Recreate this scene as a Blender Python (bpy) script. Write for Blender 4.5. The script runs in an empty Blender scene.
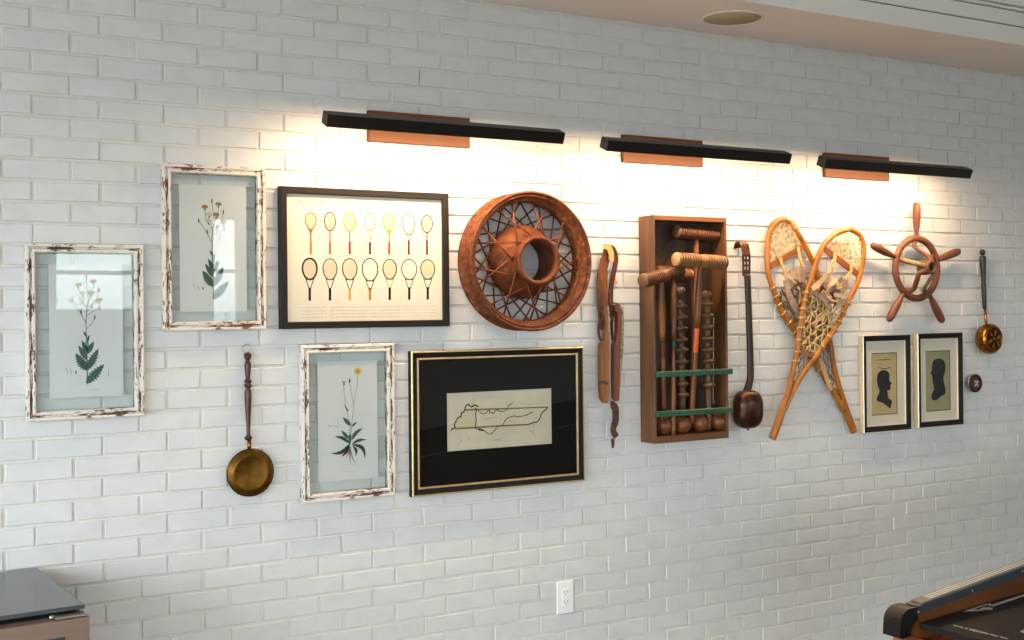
import bpy, math, random
from mathutils import Vector, Matrix
random.seed(7)
scene = bpy.context.scene
COL = scene.collection
PI = math.pi
V = Vector

# ------------------------------------------------------------------ camera
# pose recovered from the brick bond (203.2 mm x 67.7 mm module); 1024 x 640 picture
F, CX, CY = 1195.02, 543.87, 304.85
RW = Matrix(((0.85989814, -0.51037278, -0.00973682),      # rows: camera right / down / forward in world axes
             (-0.0063693, 0.00834554, -0.99994489),
             (0.51042591, 0.85991277, 0.00392559)))
CAM = V((-0.6503, -4.0371, 1.6045))
cd = bpy.data.cameras.new('camera')
cam = bpy.data.objects.new('camera', cd)
COL.objects.link(cam)
cd.sensor_width = 36
cd.lens = F / 1024 * 36
cd.shift_x = -(CX - 512) / 1024
cd.shift_y = (CY - 320) / 1024
cd.clip_start = 0.05
r, dn, fw = RW[0], RW[1], RW[2]
cam.matrix_world = Matrix(((r[0], -dn[0], -fw[0], CAM.x), (r[1], -dn[1], -fw[1], CAM.y), (r[2], -dn[2], -fw[2], CAM.z), (0, 0, 0, 1)))
scene.camera = cam


def at(px, py, d=0.0):
    """world point a distance d in front of the brick wall (plane Y = -d) that the photograph shows at px, py"""
    q = RW.transposed() @ V(((px - CX) / F, (py - CY) / F, 1.0))
    t = (-d - CAM.y) / q.y
    p = CAM + q * t
    return V((p.x, -d, p.z))


def atz(px, py, z):
    q = RW.transposed() @ V(((px - CX) / F, (py - CY) / F, 1.0))
    return CAM + q * ((z - CAM.z) / q.z)


# ------------------------------------------------------------------ materials
def srgb(c):
    if isinstance(c, str):
        c = [int(c[i:i + 2], 16) / 255 for i in (0, 2, 4)]
    return [x / 12.92 if x <= 0.04045 else ((x + 0.055) / 1.055) ** 2.4 for x in c] + [1.0]


def new_mat(name):
    m = bpy.data.materials.new(name)
    m.use_nodes = True
    nt = m.node_tree
    return m, nt, nt.nodes['Principled BSDF']


def noise(nt, scale=5, detail=4, stretch=(1, 1, 1), rough=.6, coord='Object'):
    tc = nt.nodes.new('ShaderNodeTexCoord')
    mp = nt.nodes.new('ShaderNodeMapping')
    mp.inputs['Scale'].default_value = stretch
    n = nt.nodes.new('ShaderNodeTexNoise')
    n.inputs['Scale'].default_value = scale
    n.inputs['Detail'].default_value = detail
    n.inputs['Roughness'].default_value = rough
    nt.links.new(tc.outputs[coord], mp.inputs['Vector'])
    nt.links.new(mp.outputs['Vector'], n.inputs['Vector'])
    return n


def ramp(nt, src, stops, interp='LINEAR'):
    cr = nt.nodes.new('ShaderNodeValToRGB')
    cr.color_ramp.interpolation = interp
    e = cr.color_ramp.elements
    while len(e) < len(stops):
        e.new(0.5)
    for el, (p, c) in zip(e, stops):
        el.position = p
        el.color = srgb(c)
    nt.links.new(src, cr.inputs['Fac'])
    return cr


def bump(nt, b, src, strength=.2, dist=.002):
    bp = nt.nodes.new('ShaderNodeBump')
    bp.inputs['Strength'].default_value = strength
    bp.inputs['Distance'].default_value = dist
    nt.links.new(src, bp.inputs['Height'])
    nt.links.new(bp.outputs['Normal'], b.inputs['Normal'])


def plain(name, c, rough=.5, metal=0.0, spec=None, coat=0.0):
    m, nt, b = new_mat(name)
    b.inputs['Base Color'].default_value = srgb(c)
    b.inputs['Roughness'].default_value = rough
    b.inputs['Metallic'].default_value = metal
    if spec is not None:
        b.inputs['Specular IOR Level'].default_value = spec
    b.inputs['Coat Weight'].default_value = coat
    return m


def mottled(name, cols, scale=30, stretch=(1, 1, 1), rough=.55, metal=0.0, bmp=.2, bd=.002, detail=5, lo=.3, hi=.7, coat=0.0):
    """a colour that wanders between the given colours, with a matching fine relief"""
    m, nt, b = new_mat(name)
    n = noise(nt, scale, detail, stretch)
    k = len(cols)
    cr = ramp(nt, n.outputs['Fac'], [(lo + (hi - lo) * i / max(1, k - 1), c) for i, c in enumerate(cols)])
    nt.links.new(cr.outputs['Color'], b.inputs['Base Color'])
    b.inputs['Roughness'].default_value = rough
    b.inputs['Metallic'].default_value = metal
    b.inputs['Coat Weight'].default_value = coat
    if bmp:
        bump(nt, b, n.outputs['Fac'], bmp, bd)
    return m


def wood(name, cols, axis='Z', scale=9, rough=.5, bmp=.15, coat=0.0):
    cols = [''.join('%02x' % int(int(c[i:i + 2], 16) * .88) for i in (0, 2, 4)) for c in cols]
    s = {'X': (.12, 1, 1), 'Y': (1, .12, 1), 'Z': (1, 1, .12)}[axis]
    return mottled(name, cols, scale * 6, s, rough, 0, bmp, .001, 6, .32, .68, coat)


def chipped(name, paint, under, amount, stretch, scale=150):
    """old paint worn through to the wood in elongated flakes"""
    m, nt, b = new_mat(name)
    n = noise(nt, scale, 6, stretch, .7)
    n2 = noise(nt, 14, 2, (1, 1, 1))
    add = nt.nodes.new('ShaderNodeMath')
    add.operation = 'MULTIPLY_ADD'
    nt.links.new(n2.outputs['Fac'], add.inputs[0])
    add.inputs[1].default_value = .45
    nt.links.new(n.outputs['Fac'], add.inputs[2])
    t = .97 - .5 * amount
    cr = ramp(nt, add.outputs[0], [(0, paint), (t - .012, paint), (t + .004, under), (1, under)])
    nt.links.new(cr.outputs['Color'], b.inputs['Base Color'])
    b.inputs['Roughness'].default_value = .6
    inv = nt.nodes.new('ShaderNodeInvert')
    nt.links.new(cr.outputs['Color'], inv.inputs['Color'])
    return m


def glass_pane(name, tint, gloss=1.0, rough=0.0, ior=1.5):
    """thin glazing: see-through with a tint, mirror reflection by Fresnel"""
    m, nt, b = new_mat(name)
    nt.nodes.remove(b)
    out = nt.nodes['Material Output']
    tr = nt.nodes.new('ShaderNodeBsdfTransparent')
    tr.inputs['Color'].default_value = srgb(tint)
    gl = nt.nodes.new('ShaderNodeBsdfGlossy')
    gl.inputs['Roughness'].default_value = rough
    gl.inputs['Color'].default_value = (gloss, gloss, gloss, 1)
    fr = nt.nodes.new('ShaderNodeFresnel')
    ge = nt.nodes.new('ShaderNodeNewGeometry')      # the same reflectance on both faces of the thin sheet
    mr = nt.nodes.new('ShaderNodeMapRange')
    mr.inputs['To Min'].default_value = ior
    mr.inputs['To Max'].default_value = 1 / ior
    nt.links.new(ge.outputs['Backfacing'], mr.inputs['Value'])
    nt.links.new(mr.outputs['Result'], fr.inputs['IOR'])
    mx = nt.nodes.new('ShaderNodeMixShader')
    nt.links.new(fr.outputs[0], mx.inputs[0])
    nt.links.new(tr.outputs[0], mx.inputs[1])
    nt.links.new(gl.outputs[0], mx.inputs[2])
    nt.links.new(mx.outputs[0], out.inputs['Surface'])
    return m


def emitter(name, rgb, strength):
    m, nt, b = new_mat(name)
    nt.nodes.remove(b)
    em = nt.nodes.new('ShaderNodeEmission')
    em.inputs['Color'].default_value = (*rgb, 1)
    em.inputs['Strength'].default_value = strength
    nt.links.new(em.outputs[0], nt.nodes['Material Output'].inputs['Surface'])
    return m


M = {}
M['brick'] = mottled('painted_brick', ['c3c5c7', 'c9cbcd', 'cdcfd0'], 9, (1, 1, 1.6), .42, 0, .35, .004, 7)
M['mortar'] = mottled('painted_mortar', ['d0ccc5', 'd8d5ce'], 40, (1, 1, 1), .7, 0, .4, .003)
M['plaster'] = plain('white_plaster', 'dcdad5', .8)
M['trim'] = plain('white_trim_paint', 'e2e2df', .45)
M['soffit'] = plain('soffit_paint', 'e6ded5', .8)
M['groove'] = plain('groove_shadow_gap', '77756f', .8)
M['floor'] = wood('floor_boards', ['8a7462', '99826f', 'a38d7a'], 'X', 2, .35)
M['white_plastic'] = plain('white_plastic', 'e8eaec', .35)
M['slot'] = plain('dark_slot', '4a463f', .6)
M['grille'] = plain('speaker_grille_cloth', 'a8997a', .9)
M['bronze'] = plain('dark_bronze_metal', '1b1614', .42, .35)
M['plate'] = plain('brown_bronze_plate', '5a3010', .55, .2)
M['led'] = emitter('warm_led_diffuser', (1.0, .68, .39), 155)
M['chipL'] = chipped('flaking_white_paint_upright_light', 'd6d1ca', '5c4636', .30, (1, 1, .30))
M['chipH'] = chipped('flaking_white_paint_upright_heavy', 'cec8c0', '4a3222', .47, (1, 1, .16))
M['chipLx'] = chipped('flaking_white_paint_level_light', 'd6d1ca', '5c4636', .30, (.30, 1, 1))
M['chipHx'] = chipped('flaking_white_paint_level_heavy', 'cec8c0', '4a3222', .47, (.16, 1, 1))
M['chipRL'] = chipped('flaking_white_paint_reddish_upright_light', 'd6d0c7', '6e4430', .33, (1, 1, .3))
M['chipRH'] = chipped('flaking_white_paint_reddish_upright', 'cec7bd', '64361f', .49, (1, 1, .16))
M['chipRLx'] = chipped('flaking_white_paint_reddish_level_light', 'd6d0c7', '6e4430', .33, (.3, 1, 1))
M['chipRHx'] = chipped('flaking_white_paint_reddish_level', 'cec7bd', '64361f', .48, (.16, 1, 1))
M['frame_glass'] = glass_pane('greenish_frame_glass', 'fafdfc', .45, 0, 1.5)
M['clear_glass'] = glass_pane('clear_frame_glass', 'fefefe', .38, 0, 1.5)
M['window_glass'] = glass_pane('window_glass', 'f6faf9', 1, 0, 1.45)
M['paper'] = mottled('grey_white_paper', ['d5d1d3', 'dcd9db'], 6, (1, 1, 1), .8, 0, 0)
M['paper_warm'] = mottled('cream_poster_paper', ['eee4cf', 'f3ead8'], 5, (1, 1, 1), .75, 0, 0)
M['paper_map'] = mottled('old_map_paper', ['c2bba4', 'd2ccb8'], 7, (1, 1, 1), .8, 0, 0)
for nm, c in dict(ink='37342f', grey_ink='68645b', pale_ink='6e6858', stem='6d6456', leaf='33544a', leaf_pale='7d9a90', leaf_dark='27382f',
                  petal='9a7340', petal_pale='c2bba6', petal_yellow='d9a045', bud='6d5546', root='9b6b58',
                  orange='d4823a', brick_orange='b8683a', red='a3342e', scarlet='c93c28', yellow='e2b245', maroon='6b2d2e', black='211f20',
                  racket_grey='5c5a56', string='e0cfae', navy='1a2230', ochre_line='8c7624', map_fill='c6bd9c', map_line='2e281e').items():
    M[nm] = plain('printed_' + nm, c, .75)
M['frame_black'] = plain('black_frame_lacquer', '100d0c', .5, 0, .25)
M['frame_brown_black'] = plain('brown_black_frame_lacquer', '1c1615', .55, 0, .25)
M['gilt'] = mottled('gilt_edge', ['b99a6b', 'd3b98a'], 60, (1, 1, 1), .35, .6, .1)
M['gilt_pale'] = mottled('champagne_edge', ['c9b48e', 'ddccab'], 60, (1, 1, 1), .45, .2, .1)
M['matboard_black'] = plain('black_matboard', '0b0a09', .85, 0, .2)
M['matboard_cream'] = plain('cream_matboard', 'dad3c0', .85)
M['tan_paper'] = mottled('tan_paper', ['b39f6c', 'c0ad7c'], 12, (1, 1, 1), .8, 0, 0)
M['olive_paper'] = mottled('olive_paper', ['8f8c63', '9c9a72'], 12, (1, 1, 1), .8, 0, 0)
M['rust'] = mottled('rusted_iron', ['321709', '5c2c11', '753b18', '4c230f'], 24, (1, 1, 1), .7, .25, .5, .003, 9, .3, .72)
M['rust_flake'] = mottled('rusted_iron_with_old_paint_flakes', ['2a150c', '5a2b11', '723b18', '9c6a3a'], 45, (1, 1, 1), .7, .2, .6, .003, 10, .3, .72)
M['rust_dark'] = mottled('dark_rusted_iron', ['26130b', '4d2712', '6a381a'], 30, (1, 1, 1), .7, .3, .4, .002)
M['redwood'] = wood('polished_red_brown_wood', ['340c09', '501611', '652318'], 'Z', 5, .4, .05, .12)
M['blackwood'] = wood('near_black_turned_wood', ['120a0a', '1e100e', '2a1814'], 'Z', 5, .45, .05, .1)
M['brass_dark'] = mottled('aged_brass', ['4a3110', '6b4a1a', '82602a'], 16, (1, 1, 1), .33, .9, .1)
M['brass'] = mottled('polished_brass', ['8a5418', 'a56c28'], 14, (1, 1, 1), .22, 1, .05)
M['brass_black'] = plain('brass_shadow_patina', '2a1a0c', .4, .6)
M['steel'] = plain('bright_steel', 'b9b6ae', .3, 1)
M['steel_dull'] = mottled('pitted_steel', ['6d655b', '9a948a', 'b8b2a6'], 70, (1, 1, 1), .5, .7, .3)
M['boxwood'] = wood('stained_box_boards', ['4a2d18', '64401f', '7a522e'], 'Z', 3.5, .5, .2)
M['boxwood_x'] = wood('stained_box_boards_level', ['54301a', '70421f', '80502a'], 'X', 3.5, .5, .2)
M['boxback'] = wood('shaded_box_back', ['2a190c', '3e2612', '4c2f18'], 'Z', 3.5, .55, .2)  # shade inside the box put into the colour, darker than the other boards
M['green'] = mottled('worn_green_paint', ['08351f', '0d4329', '145034'], 30, (.2, 1, 1), .45, 0, .2)
M['green_worn'] = mottled('green_paint_rubbed_to_wood', ['1f5a3e', '4f7355', '7c8262'], 40, (.2, 1, 1), .6, 0, .2)
M['mallet_a'] = wood('oiled_mallet_wood', ['4a250f', '6e3a18', '8c5024'], 'X', 5, .45, .2)
M['mallet_b'] = wood('worn_pale_mallet_wood', ['6a4324', '9c6c3a', 'ba8c58'], 'X', 5, .5, .3)
M['mallet_a_dirt'] = plain('dark_groove', '2e160a', .8)  # darker tone for the turned grooves of the heads
M['mallet_b_dirt'] = plain('dark_groove_pale', '5a3a20', .8)
M['mallet_a_end'] = mottled('worn_end_grain', ['5e4228', '765638'], 40)
M['mallet_b_end'] = mottled('pale_end_grain', ['9c7a50', 'b89a70'], 40)
M['handle_a'] = wood('mallet_handle_wood', ['5e3616', '80491d', '9a6028'], 'Z', 5, .45, .1)
M['handle_dark'] = wood('dark_mallet_handle_wood', ['4a2512', '6a381a', '7c4624'], 'Z', 5, .45, .1)
M['band_orange'] = plain('orange_painted_band', 'c4531c', .5)
M['band_green'] = plain('green_painted_band', '1d3f2b', .5)
M['band_red'] = plain('dull_red_painted_band', '5c241a', .5)
M['peg'] = wood('turned_peg_wood', ['4a3018', '6c4c2a', '84623c'], 'Z', 5, .5, .15)
M['peg_dark'] = wood('dusty_turned_peg_wood', ['3c2a1a', '5e442c', '76593e'], 'Z', 5, .55, .2)
M['ball'] = wood('croquet_ball_wood', ['4c260f', '6e3b1b', '8c5528'], 'Z', 3, .45, .15)
M['wire_white'] = plain('white_painted_wire', 'cfcabf', .5)
M['wire_dark'] = plain('dark_iron_wire', '2a1c12', .6, .5)
M['leather'] = mottled('brown_leather', ['47250f', '6e3d18', '8a5424'], 30, (1, 1, .3), .5, 0, .25)
M['leather_dark'] = mottled('dark_leather', ['2c1710', '4a2818', '5e3420'], 30, (1, 1, 1), .5, 0, .25)
M['leather_pale'] = mottled('tan_leather_end', ['c08a50', 'd9a566'], 30, (1, 1, 1), .55, 0, .2)
M['skate_wood'] = wood('skate_wood', ['6b3a14', '8f541c', 'aa6c2c'], 'Z', 5, .4, .15)
M['skate_wood_dark'] = wood('dark_skate_wood', ['542510', '743818', '884722'], 'Z', 5, .4, .15)
M['dark_iron'] = mottled('dark_wrought_iron', ['1e1210', '33201a', '42291f'], 30, (1, 1, .4), .4, .4, .2)
M['hook_iron'] = mottled('warm_wrought_iron', ['5c3522', '8a5a3c'], 30, (1, 1, 1), .35, .6, .2)
M['bowl'] = mottled('streaked_copper_brown', ['1c100a', '3a2212', '5e3f22'], 26, (1, 1, .18), .3, .6, .1)
M['ash'] = wood('steam_bent_ash', ['8f500c', 'ac6814', 'bd7a24'], 'Z', 4, .35, .1, .2)
M['ash_bar'] = wood('varnished_crossbar', ['7a3c10', '944c16', 'a65c22'], 'X', 4, .35, .1, .2)
M['rawhide'] = mottled('rawhide_lace', ['a07c46', 'c6a468', 'd8bc84'], 80, (1, 1, 1), .5, 0, .1)
M['rawhide_dark'] = mottled('darkened_rawhide_lace', ['4d3820', '77592f', '957442'], 80, (1, 1, 1), .5, 0, .1)
M['canvas'] = mottled('greyish_leather_binding', ['6e5a4e', '917b6b', 'ad9682'], 40, (1, 1, 1), .7, 0, .3)
M['strap_pale'] = mottled('pale_leather_strap', ['9c8468', 'bba486'], 40, (1, 1, 1), .6, 0, .2)
M['strap_pink'] = mottled('pinkish_leather_strap', ['b08468', 'c79c80'], 40, (1, 1, 1), .6, 0, .2)
M['ship_wood'] = wood('ship_wheel_wood', ['522a16', '6e3b20', '824c2e'], 'Z', 4, .5, .15)
M['ship_rim'] = mottled('ship_wheel_rim', ['4c2614', '61351e', '704226'], 30, (1, 1, 1), .5, 0, .15)
M['ship_brass'] = mottled('tarnished_brass_spoke', ['5c4a30', '7d6644', '9a8058'], 30, (1, 1, 1), .45, .5, .1)
M['hub'] = mottled('worn_hub_metal', ['4a3020', '64452e', '7c5a40'], 30, (1, 1, 1), .4, .4, .1)
M['black'] = plain('flat_black', '060607', .8, 0, .2)
M['gloss_black'] = plain('glossy_black_plastic', '0c0a0a', .4, 0, .35)
M['blueblack'] = plain('blue_black_side_band', '262c33', .4)
M['alu'] = plain('grooved_aluminium', '7d786f', .45, .6)
M['alu_light'] = plain('aluminium_ridge', 'e6e2d8', .3, .5)
M['table_wood'] = wood('orange_brown_table_wood', ['4a2606', '60340a', '704010'], 'X', 3, .4, .05)
M['table_red'] = plain('orange_red_lacquer', 'b0603f', .35)
M['field'] = plain('black_playing_surface', '171311', .6, 0, .25)
M['silver_print'] = plain('silver_print', 'a09d96', .5)
M['cool_top'] = mottled('grey_laminate_top', ['484d4f', '54595a'], 8, (1, 1, 1), .22, .35, 0)
M['cool_side'] = plain('black_cabinet_side', '1c1f22', .5)
M['stainless'] = mottled('brushed_stainless_floor_tint', ['79655a', '836f62'], 40, (.05, 1, 1), .45, .5, .03)  # brown of the reflected floor put into the steel colour
M['teal_glass'] = plain('teal_reflecting_cooler_glass', '2f4a4e', .08, .2)
M['medal'] = plain('dark_red_glass_face', '38201f', .15)
M['medal_mark'] = plain('pinkish_enamel_mark', 'b48f8c', .4)


# ------------------------------------------------------------------ mesh building
class MB:
    """collects shapes and links them as one mesh object"""
    def __init__(s):
        s.v, s.f, s.m, s.sm, s.M, s.mi = [], [], [], [], Matrix(), 0

    def add(s, vs, fs, smooth=False, mi=None):
        o = len(s.v)
        s.v += [s.M @ V(p) for p in vs]
        for f in fs:
            s.f.append([o + i for i in f])
            s.m.append(s.mi if mi is None else mi)
            s.sm.append(smooth)

    def box(s, x0, x1, y0, y1, z0, z1, mi=None, bev=0.0):
        if bev <= 0:
            vs = [(x, y, z) for x in (x0, x1) for y in (y0, y1) for z in (z0, z1)]
            s.add(vs, [(0, 1, 3, 2), (4, 6, 7, 5), (0, 4, 5, 1), (2, 3, 7, 6), (0, 2, 6, 4), (1, 5, 7, 3)], False, mi)
            return
        b = bev
        vs = []
        idx = {}
        for ix, x in enumerate((x0, x1)):
            for iy, y in enumerate((y0, y1)):
                for iz, z in enumerate((z0, z1)):
                    sx, sy, sz = (1, -1)[ix], (1, -1)[iy], (1, -1)[iz]
                    idx[ix, iy, iz] = len(vs)
                    vs += [(x, y + sy * b, z + sz * b), (x + sx * b, y, z + sz * b), (x + sx * b, y + sy * b, z)]
        fs = []
        for a in (0, 1):
            fs.append([idx[a, 0, 0], idx[a, 0, 1], idx[a, 1, 1], idx[a, 1, 0]])
            fs.append([idx[0, a, 0] + 1, idx[1, a, 0] + 1, idx[1, a, 1] + 1, idx[0, a, 1] + 1])
            fs.append([idx[0, 0, a] + 2, idx[0, 1, a] + 2, idx[1, 1, a] + 2, idx[1, 0, a] + 2])
        for a in (0, 1):
            for c in (0, 1):
                fs.append([idx[a, c, 0], idx[a, c, 1], idx[a, c, 1] + 1, idx[a, c, 0] + 1])
                fs.append([idx[a, 0, c], idx[a, 1, c], idx[a, 1, c] + 2, idx[a, 0, c] + 2])
                fs.append([idx[0, a, c] + 1, idx[1, a, c] + 1, idx[1, a, c] + 2, idx[0, a, c] + 2])
        for k in idx.values():
            fs.append([k, k + 1, k + 2])
        s.add(vs, fs, False, mi)

    def lathe(s, prof, axis='Z', org=(0, 0, 0), n=28, caps=True, mi=None, smooth=True, arc=None):
        """prof: list of (radius, height along axis)"""
        org = V(org)
        vs, fs = [], []
        for (rr, h) in prof:
            for k in range(n):
                a = 2 * PI * k / n
                c, q = rr * math.cos(a), rr * math.sin(a)
                vs.append(org + V({'Z': (c, q, h), 'Y': (c, h, q), 'X': (h, c, q)}[axis]))
        for i in range(len(prof) - 1):
            for k in range(n):
                j = (k + 1) % n
                fs.append((i * n + k, i * n + j, (i + 1) * n + j, (i + 1) * n + k))
        s.add(vs, fs, smooth, mi)
        if caps:
            o = len(s.v) - len(vs)
            for i in (0, len(prof) - 1):
                if prof[i][0] > 1e-5:
                    s.f.append([o + i * n + k for k in range(n)])
                    s.m.append(s.mi if mi is None else mi)
                    s.sm.append(False)

    def tube(s, pts, rad, n=8, closed=False, mi=None, caps=True, flat=None):
        """round tube along pts; rad a number or list; flat=(w,t) gives a flattened section in the frame of the wall normal"""
        pts = [V(p) for p in pts]
        k = len(pts)
        if k < 2:
            return
        vs, fs = [], []
        prev = None
        for i, p in enumerate(pts):
            a = pts[(i - 1) % k] if (closed or i > 0) else p
            b = pts[(i + 1) % k] if (closed or i < k - 1) else p
            t = (b - a)
            if t.length < 1e-9:
                t = V((0, 0, 1))
            t.normalize()
            if prev is None:
                u = V((0, 1, 0))
                if abs(t.dot(u)) > .9:
                    u = V((1, 0, 0))
            else:
                u = prev
            u = (u - t * u.dot(t)).normalized()
            prev = u
            w = t.cross(u)
            rr = rad[i] if isinstance(rad, (list, tuple)) else rad
            ra, rb = (rr, rr) if flat is None else (rr * flat[1], rr * flat[0])
            for j in range(n):
                g = 2 * PI * j / n
                vs.append(p + u * (ra * math.cos(g)) + w * (rb * math.sin(g)))
        last = k if closed else k - 1
        for i in range(last):
            i2 = (i + 1) % k
            for j in range(n):
                j2 = (j + 1) % n
                fs.append((i * n + j, i * n + j2, i2 * n + j2, i2 * n + j))
        s.add(vs, fs, n > 5, mi)
        if caps and not closed:
            o = len(s.v) - len(vs)
            for i in (0, k - 1):
                s.f.append([o + i * n + j for j in range(n)])
                s.m.append(s.mi if mi is None else mi)
                s.sm.append(False)

    def strap(s, pts, width, thick=.002, wdir=(1, 0, 0), mi=None):
        """a flat band with thickness following pts, its width along wdir (or a list of directions)"""
        pts = [V(p) for p in pts]
        vs, fs = [], []
        k = len(pts)
        for i, p in enumerate(pts):
            t = (pts[min(k - 1, i + 1)] - pts[max(0, i - 1)]).normalized()
            wd = V(wdir[i] if isinstance(wdir, list) else wdir)
            wd = (wd - t * wd.dot(t))
            wd = wd.normalized() if wd.length > 1e-6 else V((0, 1, 0))
            nn = t.cross(wd).normalized()
            w = (width[i] if isinstance(width, (list, tuple)) else width) / 2
            for a, b in ((-1, -1), (1, -1), (1, 1), (-1, 1)):
                vs.append(p + wd * (a * w) + nn * (b * thick / 2))
        for i in range(k - 1):
            for j in range(4):
                j2 = (j + 1) % 4
                fs.append((i * 4 + j, i * 4 + j2, i * 4 + 4 + j2, i * 4 + 4 + j))
        fs.append((0, 1, 2, 3))
        fs.append(tuple((k - 1) * 4 + j for j in range(4)))
        s.add(vs, fs, False, mi)

    def slab(s, outline, t, n=(0, -1, 0), mi=None, mi_side=None):
        """outline (3-D points in a plane) given thickness t along n"""
        a = [V(p) for p in outline]
        nn = V(n) * t
        k = len(a)
        vs = a + [p + nn for p in a]
        s.add(vs, [list(range(k)), list(range(k, 2 * k))], False, mi)
        s.add(vs, [(i, (i + 1) % k, k + (i + 1) % k, k + i) for i in range(k)], False, mi if mi_side is None else mi_side)

    def ellipsoid(s, c, r3, n=24, mi=None, p=2.0):
        c = V(c)
        vs, fs = [], []
        h = n // 2

        def sp(x):
            return math.copysign(abs(x) ** (2 / p), x)
        for i in range(h + 1):
            th = PI * i / h
            for j in range(n):
                ph = 2 * PI * j / n
                vs.append(c + V((r3[0] * sp(math.sin(th)) * sp(math.cos(ph)), r3[1] * sp(math.sin(th)) * sp(math.sin(ph)), r3[2] * sp(math.cos(th)))))
        for i in range(h):
            for j in range(n):
                j2 = (j + 1) % n
                fs.append((i * n + j, i * n + j2, (i + 1) * n + j2, (i + 1) * n + j))
        s.add(vs, fs, True, mi)

    def torus(s, c, R, rr, axis='Y', n=48, m=12, mi=None, sc=(1, 1)):
        pts = []
        c = V(c)
        for k in range(n):
            a = 2 * PI * k / n
            pts.append(c + V({'Y': (R * math.cos(a), 0, R * math.sin(a)), 'Z': (R * math.cos(a), R * math.sin(a), 0), 'X': (0, R * math.cos(a), R * math.sin(a))}[axis]))
        s.tube(pts, rr, m, True, mi, flat=sc if sc != (1, 1) else None)

    def text(s, body, o, size, xdir=(1, 0, 0), zdir=(0, 0, 1), mi=None, width=None, spacing=1.0):
        cu = bpy.data.curves.new('t', 'FONT')
        cu.body = body
        cu.size = 1
        cu.space_character = spacing
        cu.resolution_u = 2
        ob = bpy.data.objects.new('t', cu)
        COL.objects.link(ob)
        dg = bpy.context.evaluated_depsgraph_get()
        me = bpy.data.meshes.new_from_object(ob.evaluated_get(dg))
        xs = [v.co.x for v in me.vertices]
        k = size if width is None else 1
        kx = size if width is None else width / (max(xs) - min(xs))
        ky = size
        X, Z, o = V(xdir), V(zdir), V(o)
        s.add([o + X * (v.co.x * kx) + Z * (v.co.y * ky) for v in me.vertices], [list(p.vertices) for p in me.polygons], False, mi)
        bpy.data.objects.remove(ob)
        bpy.data.curves.remove(cu)
        bpy.data.meshes.remove(me)

    def build(s, name, mats, parent=None, loc=None):
        if not isinstance(mats, (list, tuple)):
            mats = [mats]
        org = V(loc) if loc is not None else (world_loc(parent) if parent is not None else V((0, 0, 0)))
        me = bpy.data.meshes.new(name)
        me.from_pydata([tuple(p - org) for p in s.v], [], s.f)
        for m in mats:
            me.materials.append(M[m] if isinstance(m, str) else m)
        me.polygons.foreach_set('material_index', s.m)
        me.polygons.foreach_set('use_smooth', s.sm)
        import bmesh
        bm = bmesh.new()
        bm.from_mesh(me)
        bmesh.ops.recalc_face_normals(bm, faces=bm.faces)
        bm.to_mesh(me)
        bm.free()
        me.update()
        ob = bpy.data.objects.new(name, me)
        COL.objects.link(ob)
        if parent is not None:
            ob.parent = parent
            ob.location = org - world_loc(parent)
        else:
            ob.location = org
        ob['o'] = tuple(org)
        return ob


def world_loc(o):
    p = V((0, 0, 0))
    while o is not None:
        p += o.location
        o = o.parent
    return p


def thing(name, label, cat, loc, group=None):
    o = bpy.data.objects.new(name, None)
    COL.objects.link(o)
    o.location = loc
    o.empty_display_size = .05
    o['label'] = label
    o['category'] = cat
    if group:
        o['group'] = group
    return o


def tag(o, label, cat, group=None):
    o['label'] = label
    o['category'] = cat
    if group:
        o['group'] = group
    return o


def struct(o):
    o['kind'] = 'structure'
    return o


def kids(o):
    return [c for c in bpy.data.objects if c.parent == o]


def copy_tree(o, offset, label):
    c = o.copy()
    COL.objects.link(c)
    c.location = o.location + V(offset)
    c['label'] = label
    for ch in kids(o):
        d = ch.copy()
        COL.objects.link(d)
        d.parent = c
        for g in kids(ch):
            e = g.copy()
            COL.objects.link(e)
            e.parent = d
    return c


def smooth_path(pts, sub=6, closed=False):
    pts = [V(p) for p in pts]
    k = len(pts)
    out = []
    rng = range(k if closed else k - 1)
    for i in rng:
        p0 = pts[(i - 1) % k] if closed or i > 0 else pts[0]
        p1, p2 = pts[i], pts[(i + 1) % k]
        p3 = pts[(i + 2) % k] if closed or i + 2 < k else pts[-1]
        for j in range(sub):
            t = j / sub
            out.append(.5 * ((2 * p1) + (-p0 + p2) * t + (2 * p0 - 5 * p1 + 4 * p2 - p3) * t * t + (-p0 + 3 * p1 - 3 * p2 + p3) * t ** 3))
    if not closed:
        out.append(pts[-1])
    return out


# ================================================================== SETTING
XL, XR, YF, ZC, ZS, ZF = -3.2, 8.2, -8.0, 3.05, 2.784, -.08      # left wall, right wall, far wall, ceiling, soffit underside
BW, BH, ZV0 = 0.2032, 0.2032 / 3, 2.6027
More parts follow.
